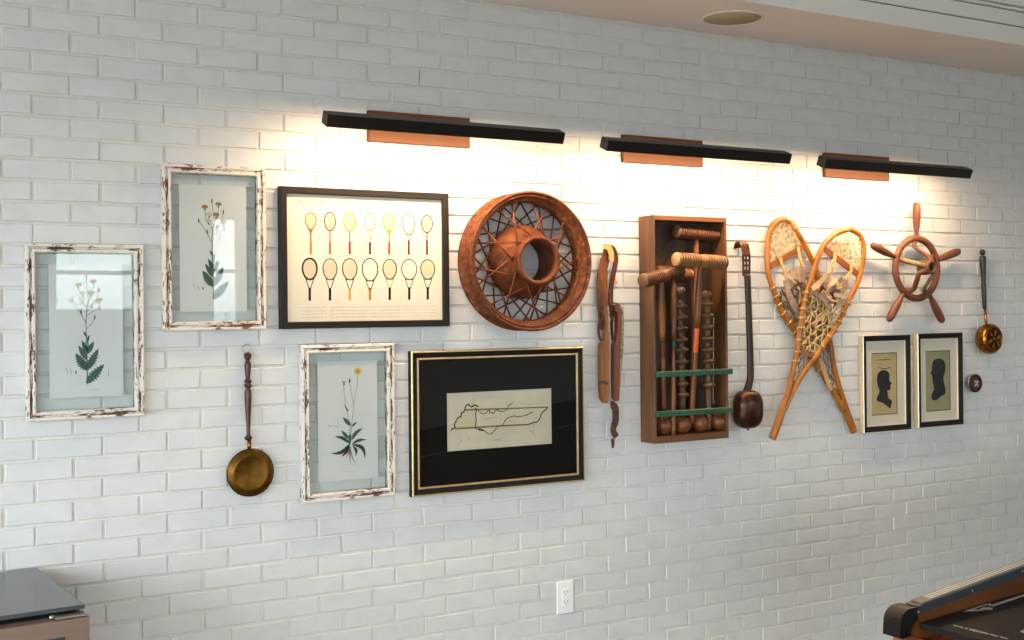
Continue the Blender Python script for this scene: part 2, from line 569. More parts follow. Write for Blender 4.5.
# brick wall: mortar bed behind individually set painted bricks (one mesh)
mb = MB()
mb.box(XL, XR, .0065, .12, ZF, ZC, 1)
for row in range(-6, 40):
    zc = ZV0 - row * BH
    off = 0.0 if row % 2 == 0 else 0.44
    z0, z1 = zc - BH / 2 + .0040, zc + BH / 2 - .0040
    z0, z1 = max(z0, ZF), min(z1, ZC)
    if z1 - z0 < .01:
        continue
    k = math.floor(XL / BW) - 1
    while (k + off) * BW < XR:
        x0, x1 = (k + off) * BW + .0042, (k + 1 + off) * BW - .0042
        x0 += random.uniform(-.0018, .0018)
        x1 += random.uniform(-.0018, .0018)
        k += 1
        if x1 <= XL + .01 or x0 >= XR - .01:
            continue
        x0, x1 = max(x0, XL), min(x1, XR)
        dy = random.uniform(-.0012, .0012)
        dz0, dz1 = random.uniform(-.001, .001), random.uniform(-.001, .001)
        tl = random.uniform(-.0012, .0012)
        b = .0024
        y0, yb = dy, .010
        vs = [(x0 + b, y0 + tl, z0 + b + dz0), (x1 - b, y0 - tl, z0 + b + dz1), (x1 - b, y0 - tl, z1 - b + dz1), (x0 + b, y0 + tl, z1 - b + dz0),
              (x0, y0 + b, z0 + dz0), (x1, y0 + b, z0 + dz1), (x1, y0 + b, z1 + dz1), (x0, y0 + b, z1 + dz0),
              (x0, yb, z0), (x1, yb, z0), (x1, yb, z1), (x0, yb, z1)]
        mb.add(vs, [(0, 1, 2, 3), (0, 4, 5, 1), (1, 5, 6, 2), (2, 6, 7, 3), (3, 7, 4, 0), (4, 8, 9, 5), (5, 9, 10, 6), (6, 10, 11, 7), (7, 11, 8, 4)], False, 0)
struct(mb.build('wall_back', ['brick', 'mortar']))

mb = MB(); mb.box(XL - .15, XR + .15, YF - .15, .15, ZF - .12, ZF); struct(mb.build('floor', 'floor'))
mb = MB(); mb.box(XL - .15, XR + .15, YF - .15, .15, ZC, ZC + .12); struct(mb.build('ceiling', 'plaster'))
mb = MB(); mb.box(XR, XR + .12, YF, .12, ZF, ZC); struct(mb.build('wall_right', 'plaster'))


def holed_wall(name, along, fixed, a0, a1, thick, holes):
    """plaster wall with window openings; along 'X' or 'Y'"""
    mb = MB()

    def bx(p0, p1, z0, z1):
        if p1 - p0 < 1e-4 or z1 - z0 < 1e-4:
            return
        if along == 'X':
            mb.box(p0, p1, fixed - thick, fixed, z0, z1)
        else:
            mb.box(fixed - thick, fixed, p0, p1, z0, z1)
    cur = a0
    for (h0, h1, z0, z1) in sorted(holes):
        bx(cur, h0, ZF, ZC)
        bx(h0, h1, ZF, z0)
        bx(h0, h1, z1, ZC)
        cur = h1
    bx(cur, a1, ZF, ZC)
    return struct(mb.build(name, 'plaster'))


front_holes = [(-2.9, -.2, .12, 2.35), (1.1, 1.9, 1.60, 2.40), (2.58, 2.92, 1.45, 2.6), (5.45, 7.7, 1.40, 2.6)]  # last opening is unseen, added for fill light on the right
left_holes = [(-7.6, -5.4, .12, 2.35), (-5.1, -2.9, .12, 2.35), (-2.6, -.7, .12, 2.35)]
holed_wall('wall_front', 'X', YF, XL, XR, .14, front_holes)
holed_wall('wall_left', 'Y', XL, YF, .12, .14, left_holes)
wn = 0
for along, fixed, holes in (('X', YF, front_holes), ('Y', XL, left_holes)):
    for (h0, h1, z0, z1) in holes:
        wn += 1
        w = bpy.data.objects.new('window_%d' % wn, None)
        COL.objects.link(w)
        mid = (h0 + h1) / 2
        w.location = (mid, fixed - .07, z0) if along == 'X' else (fixed - .07, mid, z0)
        struct(w)
        fr, gl = MB(), MB()

        def bb(m, p0, p1, q0, q1, za, zb):
            if along == 'X':
                m.box(p0, p1, fixed - q1, fixed - q0, za, zb)
            else:
                m.box(fixed - q1, fixed - q0, p0, p1, za, zb)
        t = .05
        bb(fr, h0, h0 + t, .03, .11, z0, z1); bb(fr, h1 - t, h1, .03, .11, z0, z1)
        bb(fr, h0 + t, h1 - t, .03, .11, z0, z0 + t); bb(fr, h0 + t, h1 - t, .03, .11, z1 - t, z1)
        zm = z0 + (z1 - z0) * .5
        bb(fr, h0 + t, h1 - t, .05, .09, zm - .02, zm + .02)
        if h1 - h0 > 1.2:
            bb(fr, mid - .02, mid + .02, .05, .09, z0 + t, z1 - t)
        bb(gl, h0 + t, h1 - t, .068, .072, z0 + t, z1 - t)
        fr.build('window_frame', 'trim', w)
        gl.build('window_glass', 'window_glass', w)
        # daylight portal in the opening (guides sky light, gives none of its own)
        ld = bpy.data.lights.new('window_portal', 'AREA')
        ld.shape = 'RECTANGLE'
        ld.size, ld.size_y = h1 - h0, z1 - z0
        ld.cycles.is_portal = True
        lo = bpy.data.objects.new('window_portal', ld)
        COL.objects.link(lo)
        if along == 'X':
            lo.location = (mid, fixed - .15, (z0 + z1) / 2)
            lo.rotation_euler = (PI / 2, 0, 0)
        else:
            lo.location = (fixed - .15, mid, (z0 + z1) / 2)
            lo.rotation_euler = (PI / 2, 0, -PI / 2)

# soffit along the brick wall, stepped fascia above its edge, small bead under the ceiling
mb = MB()
mb.box(XL, XR, -.47, -.004, ZS, ZC, 0)
mb.build('trim_1', 'soffit')['kind'] = 'structure'
mb = MB()
mb.box(XL, XR, -.490, -.470, ZS - .001, 2.862, 0)
mb.box(XL, XR, -.486, -.470, 2.862, 2.868, 1)
mb.box(XL, XR, -.492, -.470, 2.868, 2.930, 0)
mb.box(XL, XR, -.488, -.470, 2.930, 2.935, 1)
mb.box(XL, XR, -.500, -.470, 2.935, 2.947, 0)
mb.box(XL, XR, -.490, -.470, 2.947, 2.951, 1)
mb.box(XL, XR, -.515, -.470, 2.951, ZC, 0)
mb.build('trim_2', ['trim', 'groove'])['kind'] = 'structure'

# round grille in the soffit
sp = thing('ceiling_speaker', 'round tan speaker grille set flush in the soffit above the wall', 'speaker', (2.50, -.255, ZS))
mb = MB(); mb.lathe([(.126, ZS + .002), (.126, ZS - .0035), (.117, ZS - .0045), (.117, ZS - .001)], 'Z', (2.50, -.255, 0), 48, False); mb.build('rim', 'soffit', sp)
mb = MB(); mb.lathe([(.1165, ZS), (.1165, ZS - .002), (.001, ZS - .003)], 'Z', (2.50, -.255, 0), 48, False); mb.build('grille', 'grille', sp)

# ================================================================== PICTURE LIGHTS
def picture_light(cx, zb, label):
    root = thing('picture_light', label, 'wall light', (cx, 0, zb + .02), 'picture lights over the display')
    zp = zb + .028
    mb = MB(); mb.box(cx - .2045, cx + .2045, -.022, -.001, zp - .056, zp + .056, 0, .0015)
    mb.build('backplate', 'plate', root)
    t = math.radians(24)
    R = Matrix.Translation(V((cx, -.262, zb))) @ Matrix.Rotation(t, 4, 'X')
    for sx in (-.12, .12):
        mb = MB(); mb.tube([(cx + sx, -.02, zp), (cx + sx, -.13, zp), (cx + sx, -.25, zb + .004)], .006, 10); mb.build('arm', 'bronze', root)
    mb = MB(); mb.M = R
    mb.box(-.460, .460, -.026, .026, -.021, .0215, 0, .0012)
    mb.build('bar', 'bronze', root)
    mb = MB(); mb.M = R
    mb.box(-.44, .44, -.017, .017, -.0213, -.0200)
    mb.build('diffuser', 'led', root)
    return root


picture_light(1.212, 2.245, 'leftmost of the three dark bronze bar lights, above the racquet poster and the wire wheel')
picture_light(2.322, 2.231, 'middle one of three dark bronze bar lights, above the croquet box')
picture_light(3.434, 2.223, 'rightmost of the three dark bronze bar lights, above the snowshoes and ship wheel')


# ================================================================== FRAMES
def ring_frame(mb, x0, x1, z0, z1, prof, mats):
    """mitred moulding; prof: list of (inset from outer edge, distance from wall); mats: slots per band (upright slot, level slot)"""
    k = len(prof)
    for side in range(4):
        vs = []
        for (i, d) in prof:
            a, b, c, e = x0 + i, x1 - i, z0 + i, z1 - i
            P = [((a, c), (a, e)), ((b, c), (b, e)), ((a, c), (b, c)), ((a, e), (b, e))][side]
            vs += [(P[0][0], -d, P[0][1]), (P[1][0], -d, P[1][1])]
        for j in range(k - 1):
            mb.add([vs[2 * j], vs[2 * j + 1], vs[2 * j + 3], vs[2 * j + 2]], [(0, 1, 2, 3)], False, mats[j][0 if side < 2 else 1])


def ribbon(mb, pts, w, d, mi):
    """flat printed stroke"""
    pts = [V(p) for p in pts]
    k = len(pts)
    vs = []
    for i, p in enumerate(pts):
        t = pts[min(k - 1, i + 1)] - pts[max(0, i - 1)]
        n = V((-t.z, 0, t.x))
        n = n.normalized() if n.length > 1e-9 else V((1, 0, 0))
        ww = (w[i] if isinstance(w, (list, tuple)) else w) / 2
        vs += [(p.x + n.x * ww, -d, p.z + n.z * ww), (p.x - n.x * ww, -d, p.z - n.z * ww)]
    mb.add(vs, [(2 * i, 2 * i + 1, 2 * i + 3, 2 * i + 2) for i in range(k - 1)], False, mi)


def fan(mb, pts, d, mi):
    mb.add([(p[0], -d, p[2]) for p in pts], [list(range(len(pts)))], False, mi)


def disc(mb, c, rx, rz, d, mi, n=14):
    fan(mb, [(c[0] + rx * math.cos(2 * PI * k / n), 0, c[2] + rz * math.sin(2 * PI * k / n)) for k in range(n)], d, mi)


def leaf(mb, a, b, w, d, mi, teeth=0, bend=0.0):
    """leaf shape from a (base) to b (tip)"""
    a, b = V(a), V(b)
    ax = b - a
    L = ax.length
    ax.normalize()
    n = V((-ax.z, 0, ax.x))
    left, right = [], []
    N = 16
    for i in range(N + 1):
        t = i / N
        h = w * math.sin(PI * min(1, t * .92 + .04)) ** .8 * (1.1 - .5 * t)
        if teeth and i % 2:
            h *= .5
        c = a + ax * (L * t) + n * (bend * L * math.sin(PI * t))
        left.append(c + n * h / 2)
        right.append(c - n * h / 2)
    for i in range(N):
        fan(mb, [left[i], left[i + 1], right[i + 1], right[i]], d, mi)


def botanical_frame(label, x0, x1, z0, z1, paper, dp, draw, reddish=False):
    root = thing('botanical_frame', label, 'framed print', ((x0 + x1) / 2, 0, z0), 'flaking white glass frames with botanical prints')
    mb = MB()
    prof = [(0, .001), (0, .028), (.003, .031), (.010, .031), (.012, .027), (.016, .026), (.019, .029), (.026, .030), (.030, .024), (.031, .006)]
    heavy, light = (1, 3), (0, 2)
    bands = [light, light, light, heavy, heavy, heavy, light, light, heavy]
    ring_frame(mb, x0, x1, z0, z1, prof, bands)
    ring_frame(mb, x0, x1, z0, z1, [(.031, .006), (0, .001)], [light])
    mats = ['chipRL', 'chipRH', 'chipRLx', 'chipRHx'] if reddish else ['chipL', 'chipH', 'chipLx', 'chipHx']
    mb.build('frame_moulding', mats, root)
    mb = MB(); mb.box(x0 + .028, x1 - .028, -.0190, -.0175, z0 + .028, z1 - .028); mb.build('glass_pane', 'frame_glass', root)
    mb = MB()
    (a, b), (c, e) = paper[0], paper[1]
    mb.box(a, b, -dp, -dp + .0008, c, e, 0)
    draw(mb, dp + .0003)
    mb.build('botanical_print', ['paper', 'stem', 'leaf', 'leaf_pale', 'petal', 'petal_pale', 'bud', 'ink', 'petal_yellow', 'leaf_dark', 'root'], root)
    return root


def zoomer(ox, oy, sc, dp):
    return lambda x, y: at(ox + x / sc, oy + y / sc, dp)


def tiny_writing(mb, p0, p1, h, d, mi, words=4, dens=1.0):
    """very small illegible script: short strokes of varied height along a line"""
    p0, p1 = V(p0), V(p1)
    L = (p1 - p0).length
    n = max(3, int(L / (h * .9)))
    for i in range(n):
        if i % max(2, n // words) == 0:
            continue
        a = p0 + (p1 - p0) * (i / n)
        b = p0 + (p1 - p0) * ((i + .62) / n)
        hh = h * random.uniform(.5, 1.0)
        ribbon(mb, [a, b], hh * .5, d, mi)


DP = .0150   # distance of the prints from the wall, behind the glass


def thistle(mb, d, q, w, dim=False):
    """tall hawkweed-like plant with toothed basal leaves; q maps drawing coordinates of the tall-plant sheet"""
    st, lf, pale, pe, pp, bd, ink = 1, 2, 3, 4, 5, 6, 7
    ribbon(mb, [q(217, 545), q(216, 480), q(215, 420), q(213, 360), q(210, 300), q(211, 250), q(214, 195), q(222, 150)], [.0045 * w, .004 * w, .0035 * w, .003 * w, .0027 * w, .0024 * w, .002 * w, .0016 * w], d, st)
    for pts in ([(211, 262), (196, 240), (187, 215)], [(210, 265), (188, 225), (160, 178), (143, 155)], [(214, 215), (235, 185), (262, 150), (268, 108)],
                [(214, 290), (240, 265), (250, 240)], [(212, 232), (240, 215), (272, 195)], [(213, 200), (196, 170), (178, 140), (176, 95)], [(222, 150), (216, 110), (211, 60)],
                [(220, 165), (240, 140), (244, 95)], [(216, 190), (245, 180), (262, 172)], [(213, 205), (228, 150), (234, 130)]):
        ribbon(mb, [q(*p) for p in pts], .0017 * w, d, st)
    for (x, y) in ((187, 210), (145, 158), (268, 112), (250, 238), (272, 196), (211, 58), (237, 190)):
        leaf(mb, q(x, y + 12), q(x + 1, y - 12), .006 * w, d, bd)
    for (x, y, c) in ((176, 92, pe), (244, 76, pe), (232, 128, pe), (268, 162, pe), (197, 128, pp), (193, 160, pp)):
        pts = [q(x - 17, y + 2), q(x - 12, y - 9), q(x, y - 12), q(x + 13, y - 8), q(x + 17, y + 2), q(x + 5, y + 7), q(x - 6, y + 7)]
        fan(mb, pts, d + .0001, c)
        leaf(mb, q(x, y + 18), q(x, y + 4), .006 * w, d, bd)
    for a, b, ww, m in (((214, 330), (198, 303), .006, lf), ((214, 355), (226, 318), .006, lf), ((215, 400), (192, 345), .012, lf), ((216, 405), (246, 350), .013, lf),
                        ((214, 430), (176, 370), .014, lf), ((216, 390), (214, 335), .011, pale), ((214, 480), (163, 405), .030, lf), ((217, 478), (266, 385), .026, lf), ((213, 540), (292, 455), .030, lf)):
        leaf(mb, q(*a), q(*b), ww * w * 1.35, d + .0001, m, teeth=ww > .02)
    for (x, y) in ((118, 475), (124, 488), (138, 480), (142, 492), (163, 490), (312, 484), (313, 500)):
        ribbon(mb, [q(x, y - 7), q(x + 2, y + 7)], .0012 * w if x != 163 else .004 * w, d, ink)
    tiny_writing(mb, q(182, 573), q(212, 572), .003, d, ink, 3)
    tiny_writing(mb, q(222, 572), q(272, 568), .003, d, ink, 4)


# tall plant sheet at far left (drawing coordinates: 4.571 px per photo px from 40, 265)
d1 = DP
pA = at(49.5, 398.8, d1); pB = at(122.5, 266, d1)
botanical_frame('flaking white frame with a tall plant print, leftmost thing on the wall', -.141, .215, 1.271, 1.827,
                ((pA.x, pB.x), (pA.z, at(49.5, 264, d1).z)), d1, lambda mb, d: thistle(mb, d, zoomer(40, 265, 4.571, d), 1.0))
# its companion, higher up
pA = at(180, 312, d1); pB = at(246, 187, d1)


def q2(d):
    # the same sheet as the first, in its own place
    A0, A1 = at(40 + 45 / 4.571, 265 + 610 / 4.571, d), at(40 + 378 / 4.571, 265 + 0 / 4.571, d)

    def q(x, y):
        # x 45..378 across the sheet, y 0..610 down it
        u = (x - 45) / 333
        v = (610 - y) / 620
        return V((pA.x + u * (pB.x - pA.x) - .004, -d, pA.z + v * (pB.z - pA.z) - .004))
    return q


botanical_frame('red-brown worn white frame with a tall plant print, highest frame, left of the racquet poster', .277, .623, 1.546, 2.098,
                ((pA.x, pB.x), (pA.z, pB.z)), d1, lambda mb, d: thistle(mb, d, q2(d), 1.0), True)


def dandelion(mb, d):
    q = zoomer(310, 350, 4.571, d)
    st, lf, pe, bd, ink, ye, dk, rt = 1, 2, 4, 6, 7, 8, 9, 10
    for pts in ([(183, 440), (190, 340), (200, 250), (214, 170), (219, 108)], [(183, 440), (178, 330), (165, 260), (156, 200), (153, 155)],
                [(200, 255), (190, 200), (181, 150)], [(185, 380), (188, 350)]):
        ribbon(mb, [q(*p) for p in pts], .0015, d, 1)
    for k in range(9):
        a = 2 * PI * k / 9
        fan(mb, [q(218, 97), q(218 + 15 * math.cos(a - .33), 97 + 15 * math.sin(a - .33)), q(218 + 17 * math.cos(a), 97 + 17 * math.sin(a)), q(218 + 15 * math.cos(a + .33), 97 + 15 * math.sin(a + .33))], d + .0001, ye)
    disc(mb, q(218, 97), .004, .004, d + .0002, pe)
    fan(mb, [q(145, 135), q(155, 145), q(168, 136), q(160, 150), q(155, 158), q(150, 150)], d, ye)
    leaf(mb, q(156, 162), q(155, 148), .006, d, dk)
    leaf(mb, q(181, 152), q(181, 128), .007, d, dk)
    leaf(mb, q(175, 282), q(157, 250), .006, d, dk)
    for a, b, w, t, bend in (((186, 345), (150, 308), .013, 0, 0), ((190, 350), (214, 328), .009, 1, 0), ((190, 410), (240, 358), .013, 0, .1), ((178, 405), (143, 368), .011, 0, 0),
                             ((180, 425), (114, 396), .016, 1, -.1), ((192, 430), (258, 410), .013, 1, .1), ((178, 432), (97, 472), .016, 1, .18), ((178, 436), (146, 486), .016, 1, .1),
                             ((195, 432), (252, 498), .017, 1, .25), ((196, 438), (208, 486), .013, 1, .2), ((188, 400), (178, 388), .010, 0, 0), ((180, 435), (184, 385), .010, 0, 0)):
        leaf(mb, q(*a), q(*b), w * 1.25, d + .0001, dk if t else lf, t, bend)
    for pts in ([(183, 440), (184, 480), (184, 522)], [(183, 455), (172, 480), (164, 498)], [(185, 460), (196, 500), (212, 522)], [(180, 450), (181, 500)]):
        ribbon(mb, [q(*p) for p in pts], [.005, .003, .001] if len(pts) == 3 else .002, d, rt)
    for x in (86, 92, 98, 113, 117, 126):
        ribbon(mb, [q(x, 345), q(x + 3, 352)], .0014, d, ink)
    tiny_writing(mb, q(150, 558), q(172, 557), .003, d, ink, 2)
    tiny_writing(mb, q(178, 557), q(214, 556), .003, d, ink, 3)


pA = at(318.5, 482.5, d1); pB = at(377, 360, d1)
botanical_frame('flaking white frame with a dandelion-like plant and roots print, below the racquet poster', .745, 1.097, .936, 1.488,
                ((pA.x, pB.x), (pA.z, pB.z)), d1, dandelion)

# ---- racquet poster
fx0, fx1, fz0, fz1 = .674, 1.320, 1.546, 2.040
root = thing('racquet_poster', 'black-framed poster of fourteen tennis racquets under the leftmost bar light', 'poster', ((fx0 + fx1) / 2, 0, fz0))
mb = MB()
ring_frame(mb, fx0, fx1, fz0, fz1, [(0, .001), (0, .030), (.002, .032), (.022, .032), (.024, .030), (.024, .010), (0, .001)], [(0, 0)] * 6)
mb.build('poster_frame', 'frame_brown_black', root)
mb = MB(); mb.box(fx0 + .022, fx1 - .022, -.0215, -.0200, fz0 + .022, fz1 - .022); mb.build('glass_pane', 'clear_glass', root)
dq = .017
mb = MB()
mb.box(fx0 + .02, fx1 - .02, -dq, -.004, fz0 + .02, fz1 - .02, 0)
PM = ['paper_warm', 'ink', 'pale_ink', 'orange', 'brick_orange', 'red', 'scarlet', 'yellow', 'maroon', 'black', 'racket_grey', 'string', 'grey_ink', 'petal_yellow']
ix = {n: i for i, n in enumerate(PM)}
dd = dq + .0004
qp = zoomer(270, 175, 4.0, dd)


def oval(mb, c, rx, rz, w, mi, arcs=None, taper=0.0, n=28):
    pts = []
    a0, a1 = arcs if arcs else (0, 2 * PI)
    for k in range(n + 1):
        a = a0 + (a1 - a0) * k / n
        s_ = math.sin(a)
        pts.append(V((c.x + rx * math.cos(a) * (1 + taper * s_), 0, c.z + rz * s_)))
    ribbon(mb, pts, w, dd, ix[mi])


# columns (drawing coordinates), per racquet: head centre y, half height, half width, rim, throat, grip
top = [(163, 185, 33, 21, 'orange', 'orange', 'orange', 'orange', .22), (240, 186, 36, 22, 'racket_grey', 'brick_orange', 'brick_orange', 'brick_orange', .05),
       (319, 187, 37, 24, 'petal_yellow', 'pale_ink', 'pale_ink', 'red', 0), (400, 187, 34, 24, 'grey_ink', 'pale_ink', 'pale_ink', 'maroon', 0),
       (477, 188, 35, 25, 'yellow', 'yellow', 'yellow', 'scarlet', .1), (555, 196, 44, 24, 'pale_ink', 'racket_grey', 'racket_grey', 'maroon', .1),
       (628, 196, 35, 22, 'ink', 'maroon', 'maroon', 'maroon', .05)]
bot = [(159, 376, 41, 29, 'black', 'black'), (240, 377, 41, 28, 'racket_grey', 'black'), (319, 377, 42, 29, 'ink', 'yellow'), (400, 379, 45, 31, 'ink', 'orange'),
       (479, 377, 40, 27, 'racket_grey', 'black'), (557, 378, 41, 30, 'racket_grey', 'black'), (631, 378, 40, 28, 'ink', 'black')]
pxm = (qp(400, 300) - qp(399, 300)).x
pzm = (qp(400, 299) - qp(400, 300)).z
for i, (x, y, hz, hx, rim, shaft, thr, grip, tp) in enumerate(top):
    sx = (qp(x + 1, y) - qp(x, y)).x
    c = qp(x, y)
    yend = 316 + i * .6
    if i in (0, 1, 4, 6, 2):
        disc(mb, c, hx * sx * .9, hz * pzm * .92, dd - .0001, ix['string'], 20)
    oval(mb, c, hx * sx, hz * pzm, .0046 if i != 3 else .0034, rim, None, tp)
    if i in (1, 6):
        oval(mb, c, hx * sx, hz * pzm, .0046, 'brick_orange' if i == 1 else 'maroon', (PI * 1.1, PI * 1.9), tp)
    if i in (3, 5):
        for sgn in (-1, 1):
            ribbon(mb, [qp(x + sgn * 8, y + hz - 2), qp(x + 1, yend - 55)], .0022, dd, ix[thr])
    elif i in (0, 4):
        ribbon(mb, [qp(x - hx * .62, y + hz * .72), qp(x, y + hz + 12)], .004, dd, ix[thr]); ribbon(mb, [qp(x + hx * .62, y + hz * .72), qp(x, y + hz + 12)], .004, dd, ix[thr])
        ribbon(mb, [qp(x, y + hz), qp(x, yend - 48)], .0065, dd, ix[thr])
    else:
        ribbon(mb, [qp(x, y + hz), qp(x, yend - 48)], .005, dd, ix[thr])
    ribbon(mb, [qp(x, yend - (58 if i in (5, 6) else 50)), qp(x, yend)], .0088, dd, ix[grip])
for i, (x, y, hz, hx, rim, grip) in enumerate(bot):
    sx = (qp(x + 1, y) - qp(x, y)).x
    c = qp(x, y)
    yend = 503 - i * .8
    if i in (0, 1, 2, 4, 6):
        disc(mb, c, hx * sx * .9, hz * pzm * .92, dd - .0001, ix['string'], 20)
    oval(mb, c, hx * sx, hz * pzm, .0062 if i == 0 else .0042, rim, None, .06)
    if i == 4:
        oval(mb, c, hx * sx, hz * pzm, .0044, 'yellow', (-.6, .6), .06); oval(mb, c, hx * sx, hz * pzm, .0044, 'yellow', (PI - .6, PI + .6), .06)
    for sgn in (-1, 1):
        ribbon(mb, [qp(x + sgn * 17, y + hz - 6), qp(x + sgn * 3, y + hz + 38)], .003, dd, ix['yellow' if i == 4 else rim])
    ribbon(mb, [qp(x - 15, y + hz), qp(x + 15, y + hz)], .0022, dd, ix[rim])
    ribbon(mb, [qp(x, y + hz + 34), qp(x, yend - 46)], .005, dd, ix['yellow' if i == 4 else 'black'])
    ribbon(mb, [qp(x, yend - 50), qp(x, yend)], .0092, dd, ix[grip])
p0, p1 = qp(112, 115), qp(210, 117)
mb.text('EVOLUTION', (p0.x, -dd, p0.z), .0190, mi=ix['ink'], width=p1.x - p0.x)
p0, p1 = qp(216, 117), qp(246, 118)
mb.text('of the', (p0.x, -dd, p0.z), .011, mi=ix['grey_ink'], width=p1.x - p0.x)
p0, p1 = qp(254, 119), qp(393, 122)
mb.text('TENNIS RACQUET', (p0.x, -dd, p0.z), .0180, mi=ix['ink'], width=p1.x - p0.x)
for k in range(4):
    y0 = 531 + k * 13
    for (a, b) in ((116, 122), (126, 230), (238, 390), (396, 520), (528, 600), (604, 664)):
        tiny_writing(mb, qp(a, y0 + (a - 116) * -.012), qp(b, y0 + (b - 116) * -.012), .0042, dd, ix['pale_ink'], 7)
mb.build('poster_sheet', PM, root)

# ---- map frame
fx0, fx1, fz0, fz1 = 1.162, 1.911, .922, 1.456
root = thing('framed_map', 'hand-drawn map in a black mat and black-and-gilt frame below the wire wheel', 'framed map', ((fx0 + fx1) / 2, 0, fz0))
mb = MB()
ring_frame(mb, fx0, fx1, fz0, fz1, [(0, .001), (0, .028), (.003, .031), (.006, .031), (.008, .027), (.025, .024), (.027, .027), (.031, .027), (.033, .022), (.033, .008), (0, .001)],
           [(0, 0), (1, 1), (1, 1), (0, 0), (0, 0), (1, 1), (1, 1), (1, 1), (0, 0), (0, 0)])
mb.build('map_frame', ['frame_black', 'gilt'], root)
mb = MB(); mb.box(fx0 + .031, fx1 - .031, -.0195, -.0180, fz0 + .031, fz1 - .031); mb.build('glass_pane', 'clear_glass', root)
mb = MB()
dm = .015
pA, pB = at(447.4, 451.6, dm), at(551.5, 388.2, dm)
c_ = [(fx0 + .03, fx1 - .03, fz0 + .03, pA.z), (fx0 + .03, fx1 - .03, pB.z, fz1 - .03), (fx0 + .03, pA.x, pA.z, pB.z), (pB.x, fx1 - .03, pA.z, pB.z)]
for a in c_:
    mb.box(a[0], a[1], -dm, -.008, a[2], a[3])
mb.build('matboard', 'matboard_black', root)
mb = MB()
mb.box(pA.x - .004, pB.x + .004, -.0125, -.0085, pA.z - .004, pB.z + .004, 0)
dm = .0129
qm = zoomer(440, 375, 7.533, dm)
PMm = ['paper_map', 'map_line', 'ochre_line', 'grey_ink', 'map_fill', 'pale_ink']


def ml(pts, w, mi, lift=0.0):
    ribbon(mb, smooth_path([qm(*p) for p in pts], 4), w * 1.25, dm + lift, mi)


fan(mb, [qm(180, 268), qm(262, 268), qm(268, 390), qm(118, 400), qm(120, 365), qm(150, 320)], dm, 4)
ml([(190, 265), (270, 262), (500, 254), (815, 242)], .0040, 2, .0001)
ml([(110, 403), (260, 398), (430, 385), (660, 374)], .0048, 2, .0001)
ml([(190, 258), (500, 250), (815, 240)], .0014, 1, .0002); ml([(110, 400), (430, 382), (660, 372)], .0014, 1, .0002)
ml([(78, 420), (95, 405), (112, 395), (108, 370), (120, 350), (132, 325), (158, 312), (160, 290), (178, 278), (188, 255), (195, 235), (212, 222), (238, 240), (255, 228), (275, 230), (290, 242)], .0042, 1, .0003)
ml([(262, 248), (275, 262), (268, 300), (272, 340), (266, 395)], .0034, 1, .0003)
ml([(285, 262), (305, 280), (325, 295), (345, 285), (370, 262), (375, 285), (390, 280), (400, 292), (418, 270), (435, 262), (445, 272), (470, 275), (500, 262), (512, 250), (515, 232), (550, 210)], .0026, 1, .0003)
ml([(268, 400), (290, 412), (330, 418), (350, 435), (375, 445), (400, 430), (420, 405), (440, 385), (470, 380), (485, 352), (510, 325), (560, 308), (580, 315), (640, 305), (700, 278)], .0026, 1, .0003)
ml([(290, 408), (325, 416)], .006, 1, .0002)
ml([(660, 374), (700, 360), (735, 350), (755, 320), (765, 290), (795, 262), (812, 245)], .0038, 1, .0003)
ml([(245, 240), (248, 215), (262, 165)], .0012, 3); ml([(680, 425), (700, 432), (708, 450)], .0012, 3); ml([(706, 370), (706, 425)], .0010, 3)
ml([(135, 530), (150, 505), (165, 490)], .0010, 3); ml([(215, 490), (228, 465), (205, 475)], .0010, 3); ml([(400, 495), (440, 485), (465, 470)], .0012, 3); ml([(425, 498), (470, 488)], .0010, 3)
for (x, y) in ((190, 340), (82, 382), (540, 420), (575, 378), (140, 545), (318, 320), (350, 335), (455, 300)):
    ribbon(mb, [qm(x - 3, y), qm(x + 3, y)], .002, dm + .0001, 1)
tiny_writing(mb, qm(362, 170), qm(485, 166), .006, dm, 3, 9)
ml([(365, 158), (378, 148), (392, 160), (410, 146)], .0010, 5)
ml([(600, 215), (680, 222), (770, 210)], .0009, 5); ml([(350, 330), (420, 320), (455, 335)], .0009, 5); ml([(530, 345), (560, 350)], .0009, 5)
mb.build('map_sheet', PMm, root)


